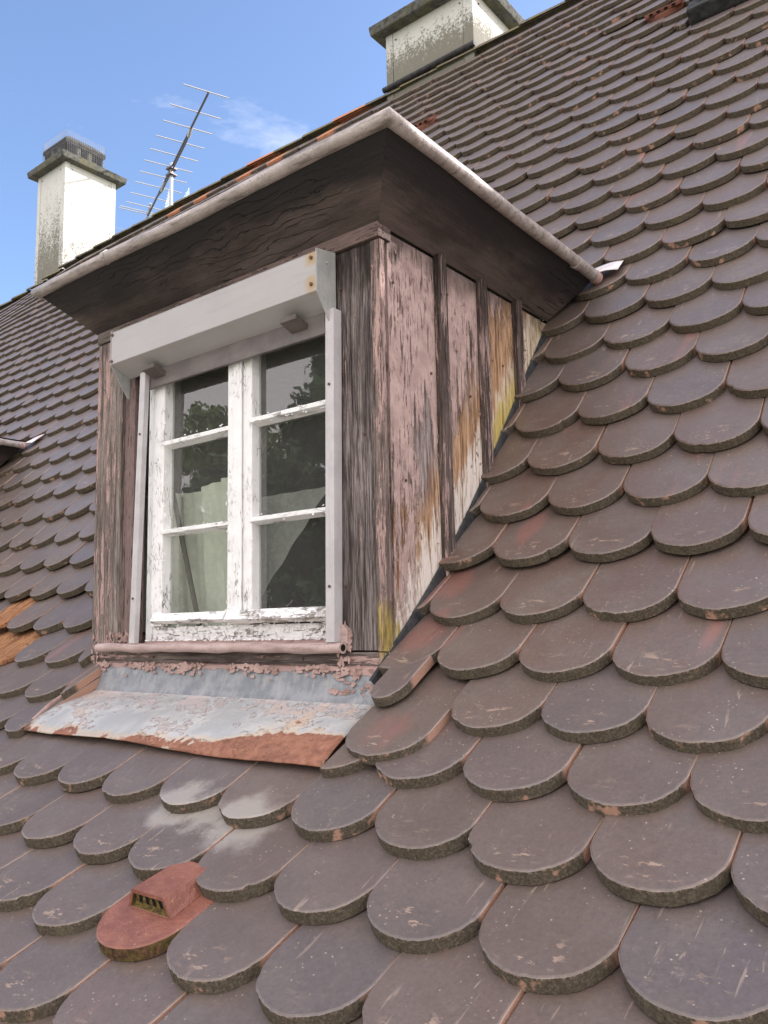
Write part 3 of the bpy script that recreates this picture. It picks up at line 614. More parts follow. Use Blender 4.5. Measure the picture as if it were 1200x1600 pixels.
# two tiles slipped down beside the dormer's foot
single_tile('slipped_tile', -1.036, 0, [(p[0] * .42, p[1]) for p in outline(24, rng, arc=.05)], [M['tile'], M['tside']], 'narrow cut tile slipped down beside the corner post', ds=-.66, dh=.018, yaw=.02, t=.021)
single_tile('slipped_tile', -.984, -1, outline(40, rng), [M['tile'], M['tside']], 'whole tile slipped over the end of the apron flashing', ds=-.66, dh=.012, yaw=.015, t=.021)
# grille tiles far up the roof
for (kind, x, row) in SPECIAL:
    if kind == 'vent_small':
        o, mt = single_tile('vent_tile', x, row, outline(14, rng), [M['vent'], M['vent']], 'small red vent tile with a row of holes')
        b = MB(); q = [mt @ Vector(v) for v in ((-.085, .01, .002), (.085, .01, .002), (.085, .01, .020), (-.085, .01, .020), (-.085, .12, .002), (.085, .12, .002), (.085, .12, .006), (-.085, .12, .006))]
        b.hexa([q[0], q[1], q[5], q[4], q[3], q[2], q[6], q[7]]); hd = b.build('vent_hood', [M['vent']], roof_o, bevel=.002); 
        b = MB()
        for i in range(4):
            u = -.054 + i * .036; b.prism([mt @ Vector((u + .010 * math.cos(a), .0085, .011 + .006 * math.sin(a))) for a in [j * math.pi / 4 for j in range(8)]], (mt.to_3x3() @ Vector((0, -.0015, 0))))
        b.build('vent_holes', [M['hole']], roof_o)  # black discs stand for the shade in the vent holes
    if kind == 'vent':
        # the hooded red vent tile in the foreground
        o, mt = single_tile('vent_tile', x, row, outline(30, rng, rough=.0008, chip=False), [M['vent'], M['ventside']], 'brick red tile with a raised trapezoid air hood', dh=.001)
        def L(u, v, h): return mt @ Vector((u, v, h))
        b = MB(); y0, y1 = .078, .20; wb, wt, h = .054, .040, .030
        bot = [L(-wb, y0, .0005), L(wb, y0, .0005), L(wb, y1, .0005), L(-wb, y1, .0005)]
        top = [L(-wt, y0 + .006, h), L(wt, y0 + .006, h), L(wt * .95, y1 - .02, .022), L(-wt * .95, y1 - .02, .022)]
        b.add(bot + top, [(4, 5, 6, 7), (1, 2, 6, 5), (2, 3, 7, 6), (3, 0, 4, 7)])
        fb = [L(-wb, y0, .0005), L(wb, y0, .0005), L(wt, y0 + .006, h), L(-wt, y0 + .006, h)]
        ins = [L(-wb + .007, y0 + .001, .002), L(wb - .007, y0 + .001, .002), L(wt - .003, y0 + .005, h - .006), L(-wt + .003, y0 + .005, h - .006)]
        b.add(fb + ins, [(0, 1, 5, 4), (1, 2, 6, 5), (2, 3, 7, 6), (3, 0, 4, 7)])
        hood = b.build('vent_hood', [M['vent']], roof_o, bevel=.002, label='raised hood of the red vent tile')
        b = MB(); back = [p + mt.to_3x3() @ Vector((0, .007, 0)) for p in ins]; b.add(ins + back, [(0, 1, 5, 4), (1, 2, 6, 5), (2, 3, 7, 6), (3, 0, 4, 7)], 0); b.add(back, [(0, 1, 2, 3)], 0)
        f2 = mt.to_3x3() @ Vector((0, -.0006, 0))
        for i in range(4):                                     # four slanting slots, dark patches painted for the shade inside
            f = .14 + i * .20; p0 = back[0].lerp(back[1], f + .06); p1 = back[3].lerp(back[2], f); sx = (back[1] - back[0]).normalized() * .0042
            q0 = p0.lerp(p1, .22) + f2; q1 = p0.lerp(p1, .82) + f2; b.add([q0 - sx, q0 + sx, q1 + sx, q1 - sx], [(0, 1, 2, 3)], 1)
        b.build('vent_grille', [M['ventmoss'], M['hole']], roof_o, label='mossy grille of the red vent tile')
# ridge caps
for i in range(34):
    x0 = -9.9 + i * .318; s0 = sag(x0 + .16, 32); b = MB(); orange = -5.7 < x0 < -3.6 and i % 3 == 1
    prof_ = []
    for j in range(9):
        a = math.pi * (j / 8) * .86 + .07 * math.pi; prof_.append((math.cos(a), math.sin(a)))
    r0, r1 = .046, .055; vv = []
    for (xx, r) in ((x0, r1), (x0 + .335, r0)):
        for (cy, cz) in prof_: vv.append((xx, RY + .030 - cy * r, RZ - .008 + s0 + cz * r * 1.05 + .004 * math.sin(i * 2.1)))
    for (xx, r) in ((x0, r1 - .014), (x0 + .335, r0 - .014)):
        for (cy, cz) in prof_: vv.append((xx, RY + .030 - cy * r, RZ - .008 + s0 + cz * r * 1.05))
    ff = [(j, j + 1, 9 + j + 1, 9 + j) for j in range(8)] + [(18 + j, 27 + j, 27 + j + 1, 18 + j + 1) for j in range(8)] + [(j, 18 + j, 18 + j + 1, j + 1) for j in range(8)]
    b.add(vv, ff); ro = b.build('ridge_tile', [M['orange'] if orange else M['ridge']], roof_o)
    if orange: ro['label'] = 'newer orange ridge tile'

# ------------------------------------------------------------------ the dormer
OV = .128
def build_dormer(dx, detail=True, label=''):
    D = empty('dormer', (XR + dx, FY, -.12), label=label, cat='dormer')
    X0, X1 = XL + dx, XR + dx
    def put(mb, name, mat, par=D, **k): return mb.build(name, mat if isinstance(mat, list) else [mat], par, **k)
    ysE = float(np.interp(ZT, _Z, _Y)); ygE = float(np.interp(1.045, _Z, _Y))
    # soffit boards, mitred at the corners
    t_ = (0, 0, .016)
    fr = MB().prism([(X0, FY, ZT), (X1, FY, ZT), (X1 + OV, FY - OV, 1.045), (X0 - OV, FY - OV, 1.045)], (0, .012, .012)); put(fr, 'front_soffit', M['soffx'], bevel=.001)
    put(MB().prism([(X1 + .001, FY, ZT), (X1 + .001, ysE - .01, ZT), (X1 + OV, ygE - .03, 1.045), (X1 + OV + .001, FY - OV, 1.045)], (-.012, 0, .012)), 'side_soffit', M['soffy'], bevel=.001)
    put(MB().prism([(X0 - .001, FY, ZT), (X0 - .001, ysE - .01, ZT), (X0 - OV, ygE - .03, 1.045), (X0 - OV - .001, FY - OV, 1.045)], (.012, 0, .012)), 'side_soffit', M['soffy'], bevel=.001)
    # gutter: sheet-metal roll round three sides
    zg = 1.055; G0, G1 = Vector((X0 - OV - .004, FY - OV, zg)), Vector((X1 + OV + .004, FY - OV, zg))
    r = .0168
    def wob(a, b, n, amp): 
        out = []
        for i in range(n + 1):
            f = i / n; p = a.lerp(b, f); p.z += amp * math.sin(f * 9 + dx) * math.sin(math.pi * f); out.append(p)
        return out
    GE = Vector((X1 + OV + .004, ygE - .045, zg - .012)); HE = Vector((X0 - OV - .004, ygE - .045, zg - .012))
    f_ = wob(G0, HE, 10, .0025)[::-1][:-1] + wob(G0, G1, 14, .003) + wob(G1, GE, 10, .0025)[1:]
    put(MB().tube(f_, r, 18, rs=[r * (1 + .03 * math.sin(i * 1.9)) for i in range(len(f_))]), 'gutter', M['gutter'])
    put(MB().tube([GE - Vector((0, .004, 0)), GE + Vector((0, .014, -.001))], r + .0022, 18), 'gutter_end_cap', M['gend'])
    put(MB().tube([GE - Vector((0, .135, 0)), GE - Vector((0, .112, 0))], r + .0018, 18), 'gutter_joint', M['guttery'])
    jx = -1.962 + dx; put(MB().tube([(jx - .008, FY - OV, zg + .0025), (jx + .008, FY - OV, zg + .0025)], r + .0028, 18), 'gutter_joint', M['gutter'])
    # low roof sheet behind the gutter, lying back onto the main roof
    zr = 1.06; yb = float(np.interp(1.14, _Z, _Y)); xa, xb = X0 - OV, X1 + OV
    b = MB(); b.add([(xa, FY - OV, zr), (xb, FY - OV, zr), (xb, ygE - .01, zr + .01), (xa, ygE - .01, zr + .01), (xa + .35, yb - .02, 1.115), (xb - .35, yb - .02, 1.115), (xa + .3, .3, 1.095), (xb - .3, .3, 1.095)],
        [(0, 1, 7, 6), (1, 2, 5, 7), (3, 0, 6, 4), (6, 7, 5, 4), (0, 3, 2, 1)]); put(b, 'roof_sheet', M['rubber'])
    # cheeks: boards with battens over the joints, cut along the roof slope
    def low(y): return zroof(y) - .05
    def board(y0, y1, x, th, mat, name='cheek_board', top=ZT - .004, sgn=1, lab=None, ztop=None):
        n = 4; ys = [y0 + (y1 - y0) * i / n for i in range(n + 1)]
        poly = [(x, y, low(max(y, -.03)) if y > -.02 else -.13) for y in ys] + [(x, y1, ztop[1] if ztop else top), (x, y0, ztop[0] if ztop else top)]
        return put(MB().prism(poly, (-th * sgn, 0, 0)), name, mat, bevel=.0012, label=lab)
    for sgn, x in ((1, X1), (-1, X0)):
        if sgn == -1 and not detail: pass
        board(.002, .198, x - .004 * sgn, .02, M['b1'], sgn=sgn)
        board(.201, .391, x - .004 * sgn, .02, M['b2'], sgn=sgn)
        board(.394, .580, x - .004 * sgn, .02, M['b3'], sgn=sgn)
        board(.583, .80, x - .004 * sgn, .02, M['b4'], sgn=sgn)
        for (a, c) in ((.181, .217), (.375, .407), (.560, .594)):
            board(a, c, x + .013 * sgn, .016, M['batten'], 'batten', sgn=sgn, ztop=(ZT + .004, ZT + .012))
    # front: corner posts, trims, head rail, beam
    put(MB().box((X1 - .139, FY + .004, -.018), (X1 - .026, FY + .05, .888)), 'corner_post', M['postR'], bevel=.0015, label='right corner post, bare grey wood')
    put(MB().box((X1 - .025, FY, -.020), (X1 + .001, FY + .018, .886)), 'corner_trim', M['trim'], bevel=.0012)
    put(MB().box((X1 - .024, FY + .002, -.135), (X1 + .004, FY + .02, -.022)), 'corner_block', M['trim'], bevel=.001)
    put(MB().box((X0 - .002, FY, -.03), (X0 + .124, FY + .05, .888)), 'corner_post', M['postL'], bevel=.0015, label='left corner post with pink paint remnants')
    put(MB().box((X0 + .126, FY + .010, -.008), (X0 + .172, FY + .05, .86)), 'jamb_lining', M['inner'], bevel=.0012)
    put(MB().box((X0 - .002, FY - .006, .890), (X1 + .003, FY + .04, ZT + .008)), 'head_rail', M['rail'], bevel=.002)
    put(MB().box((X0 + .126, FY + .010, .78), (X1 - .140, FY + .05, .889)), 'lintel', M['inner'])
    put(MB().box((X0 + .03, FY + .004, -.054), (X1 - .026, FY + .05, -.022)), 'sill_beam', M['beam'], bevel=.0015)
    put(MB().box((X0 - .004, FY + .001, -.15), (X0 + .028, FY + .03, -.031)), 'corner_block', M['postL'], bevel=.001)
    # window
    W = empty('window', (0, 0, 0)); W.parent = D; W.location = Vector((X0 + .5, FY, .0)) - D.location; W['_o'] = (X0 + .5, FY, 0.)
    def pw(mb, name, mat, **k): return mb.build(name, [mat], W, **k)
    a0, a1 = -1.964 + dx, -1.250 + dx; gy = FY + .034
    pw(MB().box((a0, FY + .022, .0), (a0 + .035, FY + .07, .79)), 'frame_side', M['white'], bevel=.002)
    pw(MB().box((a1 - .012, FY + .022, .0), (a1 + .02, FY + .07, .79)), 'frame_side', M['white'], bevel=.002)
    pw(MB().box((a0 + .036, FY + .020, .006), (a1 - .013, FY + .07, .043)), 'frame_bottom', M['whitex'], bevel=.002)
    L0, L1, R0, R1 = -1.880 + dx, -1.617 + dx, -1.530 + dx, -1.264 + dx
    gz0, gz1 = .078, .76
    pw(MB().box((a0 + .036, FY + .010, .044), (L0, gy + .012, .79)), 'sash_stile', M['white'], bevel=.003)
    pw(MB().box((L1, FY + .010, .0445), (-1.5755 + dx, gy + .012, .79)), 'sash_stile', M['whitem'], bevel=.003)
    pw(MB().box((-1.574 + dx, FY + .0125, .0445), (R0, gy + .012, .79)), 'sash_stile', M['whitem'], bevel=.003)
    pw(MB().box((-1.590 + dx, FY + .004, .046), (-1.560 + dx, FY + .0095, .788)), 'mullion_bead', M['whitem'], bevel=.004)
    pw(MB().box((R1 + .001, FY + .010, .044), (a1 - .0125, gy + .012, .79)), 'sash_stile', M['white'], bevel=.003)
    pw(MB().prism([(L0 - .03, FY + .006, .050), (L0 - .03, FY - .006, .058), (L0 - .03, FY + .006, .078), (L0 - .03, gy + .010, .078), (L0 - .03, gy + .01, .050)], (L1 - L0 + .03, 0, 0)), 'sash_rail', M['whitex'], bevel=.0015)
    pw(MB().prism([(-1.60 + dx, FY + .002, .046), (-1.60 + dx, FY - .014, .056), (-1.60 + dx, FY - .004, .079), (-1.60 + dx, FY + .009, .079), (-1.60 + dx, FY + .009, .046)], (.335, 0, 0)), 'sash_rail', M['whitex'], bevel=.0015)
    pw(MB().box((R0 + .001, FY + .0095, .05), (R1, gy + .011, .0785)), 'sash_rail', M['whitex'], bevel=.0015)
    for (q0, q1) in ((L0, L1), (R0, R1)):
        for (zc, hh) in ((.541 if q0 == L0 else .546, .0125), (.297, .0115)):
            b = MB().prism([(q0 - .006, gy + .004, zc - hh), (q0 - .006, FY + .008, zc - hh * .45), (q0 - .006, FY + .008, zc + hh * .45), (q0 - .006, gy + .004, zc + hh)], (q1 - q0 + .012, 0, 0)); pw(b, 'muntin', M['whitex'], bevel=.0015)
        for (za, zb) in ((gz0, .297), (.297, .543), (.543, gz1 + .02)):
            b = MB(); b.add([(q0 - .002, gy + .004, za), (q1 + .002, gy + .004, za), (q1 + .002, gy + .004, zb), (q0 - .002, gy + .004, zb)], [(0, 1, 2, 3)]); pw(b, 'pane', M['glass'])
    pw(MB().prism([(a0 + .01, FY + .02, .006), (a0 + .01, FY - .012, -.012), (a0 + .01, FY - .012, -.016), (a0 + .01, FY + .02, -.016)], (a1 - a0 - .01, 0, 0)), 'sill_sheet', M['zinc'])
    # guide rails
    def rail(xt, xb_, w_, dep):
        b = MB().hexa([(xb_, FY - .030, .0), (xb_ + w_, FY - .030, .0), (xb_ + w_, FY - .030 + dep, .0), (xb_, FY - .030 + dep, .0), (xt, FY - .030, .745), (xt + w_, FY - .030, .745), (xt + w_, FY - .030 + dep, .745), (xt, FY - .030 + dep, .745)])
        g_ = put(b, 'guide_rail', M['guide'], bevel=.0015)
        for z_ in (.57, .12):
            x_ = xb_ + (xt - xb_) * z_ / .745 + w_ * .5; MB().tube([(x_, FY - .0295, z_), (x_, FY - .033, z_)], .0032, 8).build('screw', [M['screw']], g_)
    rail(-1.938 + dx, -1.966 + dx, .0235, .016); rail(-1.241 + dx, -1.251 + dx, .025, .028)
    # roller shutter box
    B = empty('shutter_box', (0, 0, 0)); B.parent = D; B.location = Vector((X0 + .5, FY - .06, .8)) - D.location; B['_o'] = tuple(Vector((X0 + .5, FY - .06, .8)))
    c0, c1 = -2.022 + dx, -1.229 + dx; yF = -.102; prof_ = [(yF, .777), (yF + .0005, .868), (yF + .006, .8745), (FY - .0075, .884), (FY - .0075, .748)]
    MB().prism([(c0 + .002, y, z) for y, z in prof_], (c1 - c0 - .004, 0, 0)).build('box_cover', [M['box']], B, bevel=.0015)
    for xx in (c0, c1 - .0015): MB().prism([(xx, yF - .001, .776), (xx, yF - .001, .876), (xx, FY - .007, .886), (xx, FY - .007, .690), (xx, FY - .012, .690)], (.0025, 0, 0)).build('end_plate', [M['boxend']], B)
    for (x_, z_) in ((c1 - .016, .858), (c1 - .016, .795), (c0 + .008, .862), (c0 + .008, .785)): MB().tube([(x_, yF + .001, z_), (x_, yF - .0035, z_)], .0042, 10).build('screw', [M['screw']], B)
    MB().tube([(c1 + .001, -.07, .852), (c1 + .004, -.07, .852)], .003, 8).build('rivet', [M['guide']], B)
    MB().box((c0 + .07, FY - .012, .700), (c1 - .03, FY - .001, .752)).build('bottom_lath', [M['lath']], B, bevel=.0015)
    for x_ in (-1.900 + dx, -1.365 + dx): MB().hexa([(x_, FY - .052, .738), (x_ + .052, FY - .052, .738), (x_ + .052, FY - .004, .720), (x_, FY - .004, .720), (x_, FY - .052, .750), (x_ + .052, FY - .052, .750), (x_ + .052, FY - .004, .735), (x_, FY - .004, .735)]).build('stop_block', [M['stop']], B, bevel=.002)
    # sill pipe, upstand and apron
    pts = [Vector((-2.122 + dx + .912 * i / 16, FY - .022, -.011 + .0012 * math.sin(i * 1.3) - (.0015 if i > 13 else 0))) for i in range(17)]
    put(MB().tube(pts, .0118, 16, rs=[.0118 + (.0012 * math.sin(i * 2.3)) for i in range(17)], caps=False).tube([pts[0] + Vector((-.001, 0, 0)), pts[0]], .0112, 16).tube([pts[-1], pts[-1] + Vector((.0015, 0, 0))], .0128, 16, mi=0), 'sill_pipe', M['pipe'])
    put(MB().tube([pts[-1] + Vector((.0015, 0, 0)), pts[-1] + Vector((.0025, 0, 0))], .0075, 12), 'pipe_mouth', M['hole'])  # black disc painted for the shade inside the pipe end
    put(MB().prism([(-1.232 + dx, FY - .012, -.004), (-1.206 + dx, FY - .012, -.004), (-1.206 + dx, FY - .010, .026), (-1.220 + dx, FY - .012, .038), (-1.240 + dx, FY - .012, .034)], (0, .016, 0)), 'pipe_bracket', M['pipe'], bevel=.003)
    n = 26; vv = []; ff = []
    stations = [(FY + .002, -.050), (FY - .004, -.055), (-.044, -.085), (-.052, -.110), (-.062, -.1265), (-.082, -.136), (-.135, -.152), (-.185, -.171), (-.225, -.192), (-.262, -.216), (-.268, -.223)]
    for i in range(n + 1):
        f = i / n
        for j, (y, z) in enumerate(stations):
            k = max(0, (j - 4) / 6); xa_ = -2.150 + .010 * k + (.045 * (1 - 0) if False else 0); xl_ = -2.158 + dx + .045 * max(0, (j - 4)) / 6; xr_ = -1.108 + dx + .045 * max(0, (j - 4)) / 6
            wv = .0035 * k * math.sin(f * 11 + j) + .004 * k * math.sin(f * 4.2 + 1)
            ex = -.007 * k * f * f; lift = .010 * k
            if j == 10: wv -= .002 * mnoise.noise((f * 30, 0, 0))
            vv.append((xl_ + (xr_ - xl_) * f, y + ex, z + lift + wv))
    m_ = len(stations)
    for i in range(n):
        for j in range(m_ - 1): ff.append((i * m_ + j, i * m_ + j + 1, (i + 1) * m_ + j + 1, (i + 1) * m_ + j))
    mb = MB(); mb.add(vv, ff, 0, True)
    for k_ in range(len(mb.m)): mb.m[k_] = 0 if (k_ % (m_ - 1)) < 4 else 1
    ap = put(mb, 'apron_flashing', [M['zinc'], M['apron']]); sm = ap.modifiers.new('s', 'SOLIDIFY'); sm.thickness = .0022; sm.offset = -1
    # crusty welt along the left end of the apron
    put(MB().tube([(-2.158 + dx, -.092, -.118), (-2.15 + dx, -.13, -.133), (-2.137 + dx, -.18, -.156), (-2.122 + dx, -.24, -.190)], .006, 8, rs=[.009, .007, .008, .004]), 'flashing_welt', M['flakep'])
    return D
NAILS = [(.02, .80), (.16, .62), (.05, .35), (.24, .84), (.33, .60), (.42, .80), (.50, .72), (.62, .86)]
dormer = build_dormer(0, True, 'weathered brown dormer with peeling white window, nearest and whole in view')
nb = build_dormer(-3.30, False, 'further dormer cut off by the left edge, only its gutter end and soffit showing')

# side flashing strip at the cheek foot, coloured dark to stand for the shadow gap
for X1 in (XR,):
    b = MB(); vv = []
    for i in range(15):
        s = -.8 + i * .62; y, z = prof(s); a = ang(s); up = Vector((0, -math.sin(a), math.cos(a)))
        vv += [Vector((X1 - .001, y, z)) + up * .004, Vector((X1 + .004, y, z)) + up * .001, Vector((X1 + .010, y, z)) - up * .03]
    b.add(vv, [(i * 3 + j, i * 3 + j + 1, i * 3 + 3 + j + 1, i * 3 + 3 + j) for i in range(14) for j in range(2)]); b.build('dark_gap_flashing', [M['rubber']], dormer)
for (y, z) in NAILS: MB().tube([(XR - .006, y, z), (XR - .001, y, z)], .0032, 8).build('nail', [M['screw']], dormer)
for (x, z) in ((-1.22, .80), (-1.16, .45), (-1.22, .12), (-2.16, .70), (-2.09, .30), (-1.9, -.037), (-1.35, -.037)): MB().tube([(x, FY + .006, z), (x, FY + .0005, z)], .0032, 8).build('nail', [M['screw']], dormer)
# bright flap tucked under the tiles at each gutter end
def flap(dx, par):
    mt, _ = tile_frame(-.955 + dx, 9, .28, .006, .05)
    vv = []
    for i in range(7):
        for j in range(5):
            u = -.065 + .105 * i / 6; v = ARC - .052 + .10 * j / 4 + .012 * i / 6; vv.append(mt @ Vector((u, v, .003 + .012 * math.sin(i / 6 * 3.1) * (1 - j / 5) + .006 * (1 - j / 4))))
    b = MB(); b.add(vv, [(i * 5 + j, i * 5 + j + 1, i * 5 + 5 + j + 1, i * 5 + 5 + j) for i in range(6) for j in range(4)], 0, True)
    o = b.build('gutter_flap', [M['flap']], par); sm = o.modifiers.new('s', 'SOLIDIFY'); sm.thickness = .0015
flap(0, dormer); flap(-3.30, nb)

# ------------------------------------------------------------------ loose curled paint flakes
def flakes(name, mat, par, n, place, smin=.004, smax=.012, seed=1):
    rg = random.Random(seed); b = MB()
    for _ in range(n):
        q = place(rg)
        if q is None: continue
        p, nn, t = q; nn = Vector(nn).normalized(); t = Vector(t); t = (t - nn * t.dot(nn)).normalized(); bt = nn.cross(t)
        sx, sy = rg.uniform(smin, smax), rg.uniform(smin, smax) * .6; k = rg.randint(6, 9); ph = rg.uniform(0, 6.28); curl = rg.uniform(0, .38) / max(sx, .004) * .6; tilt = rg.uniform(-.25, .35)
        vv = [Vector(p) + nn * .0012]
        for j in range(k):
            a = ph + 6.283 * j / k; r = rg.uniform(.35, 1.15); uu, v_ = math.cos(a) * r * sx, math.sin(a) * r * sy
            vv.append(Vector(p) + t * uu + bt * v_ + nn * (.0008 + curl * v_ * v_ * 1.2 + tilt * v_ * .6 + rg.uniform(0, .0012)))
        b.add(vv, [(0, 1 + j, 1 + (j + 1) % k) for j in range(k)], 0, False)
    o = b.build(name, [mat], par, kind='stuff'); sm = o.modifiers.new('s', 'SOLIDIFY'); sm.thickness = .0006
    return o
def on_front(x0, x1, z0, z1, y, tdir=(0, 0, 1), bias=None):
    def f(rg):
        x, z = rg.uniform(x0, x1), rg.uniform(z0, z1)
        if mnoise.noise(Vector((x * 9, z * 5, 3.3))) < (bias if bias is not None else -1): return None
        return (x, y, z), (0, -1, 0), tdir
    return f
flakes('paint_flakes', M['flakew'], dormer, 150, on_front(-1.93, -1.29, .008, .05, FY + .016, (1, 0, 0)), .003, .009, 3)
flakes('paint_flakes', M['flakew'], dormer, 70, lambda rg: ((rg.uniform(-1.93, -1.29), FY + rg.uniform(-.012, .015), .006 + 0 * rg.random()), (0, -.6, 1), (1, 0, 0)), .003, .008, 5)
flakes('paint_flakes', M['flakew'], dormer, 90, on_front(-1.618, -1.518, .06, .45, FY + .008), .003, .008, 7)
flakes('paint_flakes', M['flakew'], dormer, 60, on_front(-1.594, -1.566, .06, .5, FY - .005), .002, .006, 8)
for i_, (za) in enumerate((.297, .543)): flakes('paint_flakes', M['flakew'], dormer, 34, lambda rg, za=za: ((rg.choice([rg.uniform(-1.862, -1.61), rg.uniform(-1.524, -1.28)]), FY + .008, za + rg.choice([-.008, .0, .008]) + rg.uniform(-.003, .003)), (0, -1, .3), (1, 0, 0)), .002, .005, 20 + i_)
flakes('paint_flakes', M['flakew'], dormer, 70, on_front(-1.92, -1.862, .06, .6, FY + .009), .003, .008, 9)
def up_place(rg):
    x = rg.uniform(-2.15, -1.13); z = -.052 - abs(rg.gauss(0, .010)) - (rg.uniform(0, .055) if x > -1.24 and rg.random() < .8 else 0)
    if x < -1.26 and mnoise.noise(Vector((x * 14, 1.1, 2.2))) < -.15: return None
    y = -.038 - (-.052 - z) * .24 - .001
    return (x, y, z), (0, -1, .2), (1, 0, 0)
flakes('paint_flakes', M['flakep'], dormer, 330, up_place, .005, .015, 11)
flakes('paint_flakes', M['flakep'], dormer, 60, on_front(-2.12, -2.00, -.005, .03, FY - .001), .004, .012, 12)
flakes('paint_flakes', M['flakep'], dormer, 45, on_front(-1.24, -1.20, -.05, .035, FY - .004), .005, .013, 13)
flakes('paint_flakes', M['flakep'], dormer, 60, on_front(-2.185, -2.15, -.13, .02, FY - .001), .004, .010, 14)
def ck(rg):
    y = rg.uniform(0, .75); z = rg.uniform(zroof(y) + .04, .88)
    if mnoise.noise(Vector((y * 13, z * 4, 8.3))) < .08: return None
    return (XR - .0035, y, z), (1, 0, 0), (0, 0, 1)
flakes('paint_flakes', M['flakep'], dormer, 520, ck, .002, .0075, 17)

# ------------------------------------------------------------------ attic behind the window
def struct(o, label=None): 
    o['kind'] = 'structure'
    if label: o['label'] = label
    return o
b = MB(); YZ = [(.05, -.9), (2.0, -.9), (2.0, 1.9), (.70, .46), (.30, .02), (.05, -.2)]
for x in (-3.0, -.4): b.add([(x, y, z) for y, z in YZ], [tuple(range(6))])
for i in (0, 1, 5): b.add([(-3.0,) + YZ[i], (-.4,) + YZ[i], (-.4,) + YZ[(i + 1) % 6], (-3.0,) + YZ[(i + 1) % 6]], [(0, 1, 2, 3)])
struct(b.build('attic_room', [M['dark']]), 'dark attic room behind the dormer window')
for x in (XL + .03, XR - .03):
    b = MB(); b.add([(x, .04, -.02), (x, .86, 1.03), (x, .04, 1.03)], [(0, 1, 2)]); b.build('cheek_lining', [M['room']], dormer)
b = MB(); b.add([(XL + .03, .03, .86), (XR - .03, .03, .86), (XR - .03, 1.0, .90), (XL + .03, 1.0, .90)], [(0, 1, 2, 3)]); b.build('ceiling_lining', [M['room']], dormer)
b = MB(); b.box((XL + .03, .02, -.06), (XR - .03, .16, .0)); b.build('inner_sill', [M['room']], dormer)
cur = MB(); vv = []
for i in range(61):
    for j in range(9):
        f = i / 60; x = -2.14 + .455 * f; z = .03 + (.40 + .012 * math.sin(f * 9)) * j / 8; vv.append((x, .17 + .010 * math.sin(f * 34) + .006 * math.sin(f * 71 + j * .2) + .02 * (1 - j / 8), z))
vv = [(a_, b_ - .085, c_) for a_, b_, c_ in vv]
cur.add(vv, [(i * 9 + j, i * 9 + j + 1, i * 9 + 10 + j, i * 9 + 9 + j) for i in range(60) for j in range(8)], 0, True)
tag(cur.build('curtain', [M['cloth']]), 'pale green cloth hanging behind the left panes', 'curtain')
p_ = MB().tube([(-1.99, .045, .62), (-1.80, .045, .03)], .007, 10); tag(p_.build('stick', [M['pole']]), 'thin dark stick leaning inside the left sash', 'stick')
sh = MB(); vv = []  # added pale panel, stands for the attic lining's slanting edge
TLp, BLp, TRp = Vector((-1.75, .20, .40)), Vector((-1.75, .20, .10)), Vector((-1.47, .20, .40))
for i in range(25):
    for j in range(9):
        f = i / 24; g_ = j / 8; top = TLp.lerp(TRp, f); bot = BLp.lerp(TRp, f); q = bot.lerp(top, g_); q.y += .003 * math.sin(f * 21 + g_ * 3); vv.append(q)
sh.add(vv, [(i * 9 + j, i * 9 + j + 1, i * 9 + 10 + j, i * 9 + 9 + j) for i in range(24) for j in range(8)], 0, True)
tag(sh.build('lining_panel', [M['sheet']]), 'added pale panel standing for the slanting attic lining behind the lower right panes', 'sheet')

